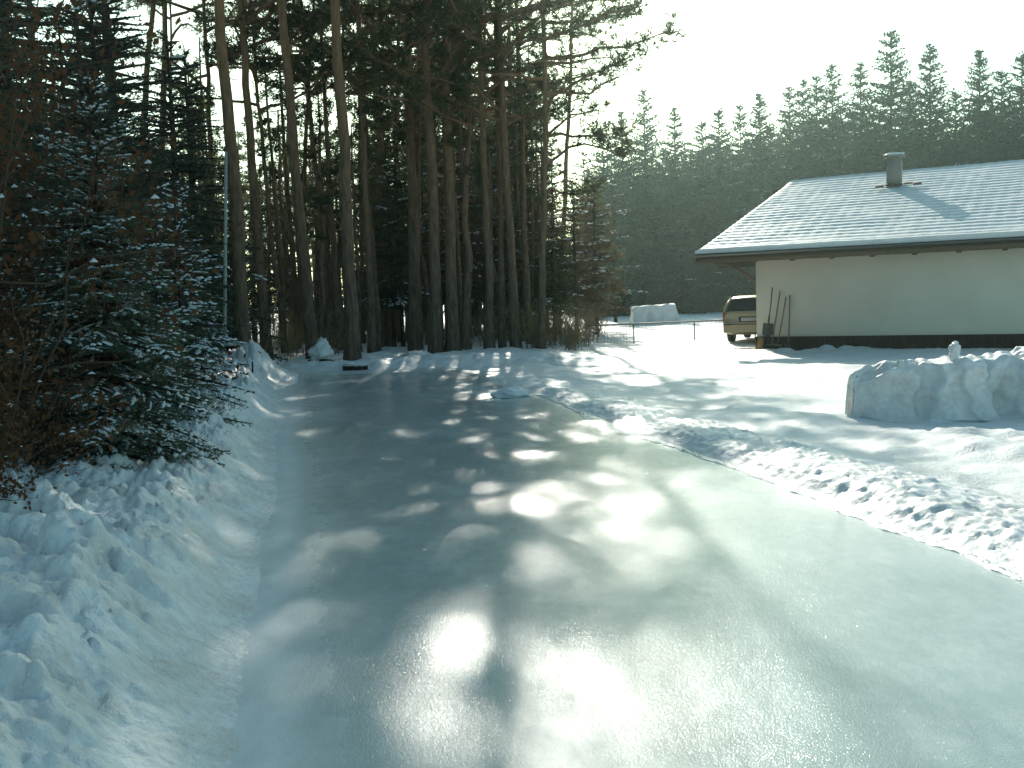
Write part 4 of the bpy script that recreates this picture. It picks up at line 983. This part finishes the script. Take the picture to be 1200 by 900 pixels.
    MB().box((0, -.062, .575), (1.58, .03, .03)).build('trim_strip', M['car_black'], e)
    MB().box((0, -.025, .73), (.62, .03, .16)).build('plate_recess', M['car_black'], e); MB().box((0, -.044, .73), (.50, .012, .11)).build('number_plate', M['plate'], e)
    MB().tube([(.2, -.03, 1.0), (-.15, .0, 1.06), (-.4, .05, 1.10)], .008, 5).build('wiper', M['car_black'], e)
    for sx in (-1, 1):
        for y in (.85, 3.45):
            w = MB(); 
            prof = [(-.09, .20), (-.095, .27), (-.07, .305), (.07, .305), (.095, .27), (.09, .20)]
            th = np.arange(24) * 2 * math.pi / 24
            V = np.array([[(sx * .72 + a, y + r_ * math.cos(t), .305 + r_ * math.sin(t)) for t in th] for a, r_ in prof]).reshape(-1, 3)
            w.add(V, quads=[[i * 24 + j, i * 24 + (j + 1) % 24, (i + 1) * 24 + (j + 1) % 24, (i + 1) * 24 + j] for i in range(5) for j in range(24)])
            wh = w.build('wheel', M['rubber'], e, True)
            rm = MB(); rm.tube([(sx * .72 - .07, y, .305), (sx * .72 + .07, y, .305)], [.20, .20], 24); rm.build('rim', M['rim'], wh)
build_car()

# ------------------------------------------------------------------ haze
hz = bpy.data.materials.new('haze'); hz.use_nodes = True; nt = hz.node_tree
for n in list(nt.nodes): nt.nodes.remove(n)
out = nt.nodes.new('ShaderNodeOutputMaterial'); pv = nt.nodes.new('ShaderNodeVolumePrincipled')
pv.inputs['Color'].default_value = (.72, .96, .90, 1); pv.inputs['Density'].default_value = .0008; pv.inputs['Anisotropy'].default_value = .7
nt.links.new(pv.outputs[0], out.inputs['Volume'])
o = MB().box((0, 95, 15.5), (520, 330, 35)).build('haze', hz); tag(o, kind='stuff')

# ------------------------------------------------------------------ light, sky, camera
w = bpy.data.worlds.new('World'); S.world = w; w.use_nodes = True; nt = w.node_tree
bg = nt.nodes['Background']; sk = nt.nodes.new('ShaderNodeTexSky'); sk.sky_type = 'NISHITA'; sk.sun_disc = False
sk.sun_elevation = SUN_EL; sk.sun_rotation = SUN_AZ; sk.altitude = 400; sk.air_density = 1.0; sk.dust_density = 2.2; sk.ozone_density = 1.0
mx = nt.nodes.new('ShaderNodeMix'); mx.data_type = 'RGBA'; mx.blend_type = 'MULTIPLY'; mx.inputs[0].default_value = 1
mx.inputs[7].default_value = (.74, 1.0, .85, 1)
nt.links.new(sk.outputs[0], mx.inputs[6]); nt.links.new(mx.outputs[2], bg.inputs['Color']); bg.inputs['Strength'].default_value = .125
sl = bpy.data.lights.new('sun', 'SUN'); sl.energy = 4.2; sl.angle = rad(.53); sl.color = (1.0, .95, .83)
so = bpy.data.objects.new('sun', sl); COL.objects.link(so); so.rotation_euler = (-(math.pi / 2 - SUN_EL), 0, -SUN_AZ); so.location = (0, 0, 60)
cd = bpy.data.cameras.new('camera'); cam = bpy.data.objects.new('camera', cd); COL.objects.link(cam)
cd.sensor_width = 36; cd.lens = 36 * FPX / 1200; cd.clip_end = 2000; cd.clip_start = .05
from mathutils import Matrix
R3 = Matrix((tuple(_r), tuple(_u), tuple(-_f))).transposed()
cam.matrix_world = Matrix.Translation((0, 0, EYE)) @ R3.to_4x4()
S.camera = cam
S.view_settings.view_transform = 'Standard'; S.view_settings.look = 'None'; S.view_settings.exposure = 0.42; S.view_settings.gamma = 1
S.cycles.max_bounces = 6; S.cycles.diffuse_bounces = 3; S.cycles.volume_bounces = 0; S.cycles.use_denoising = True
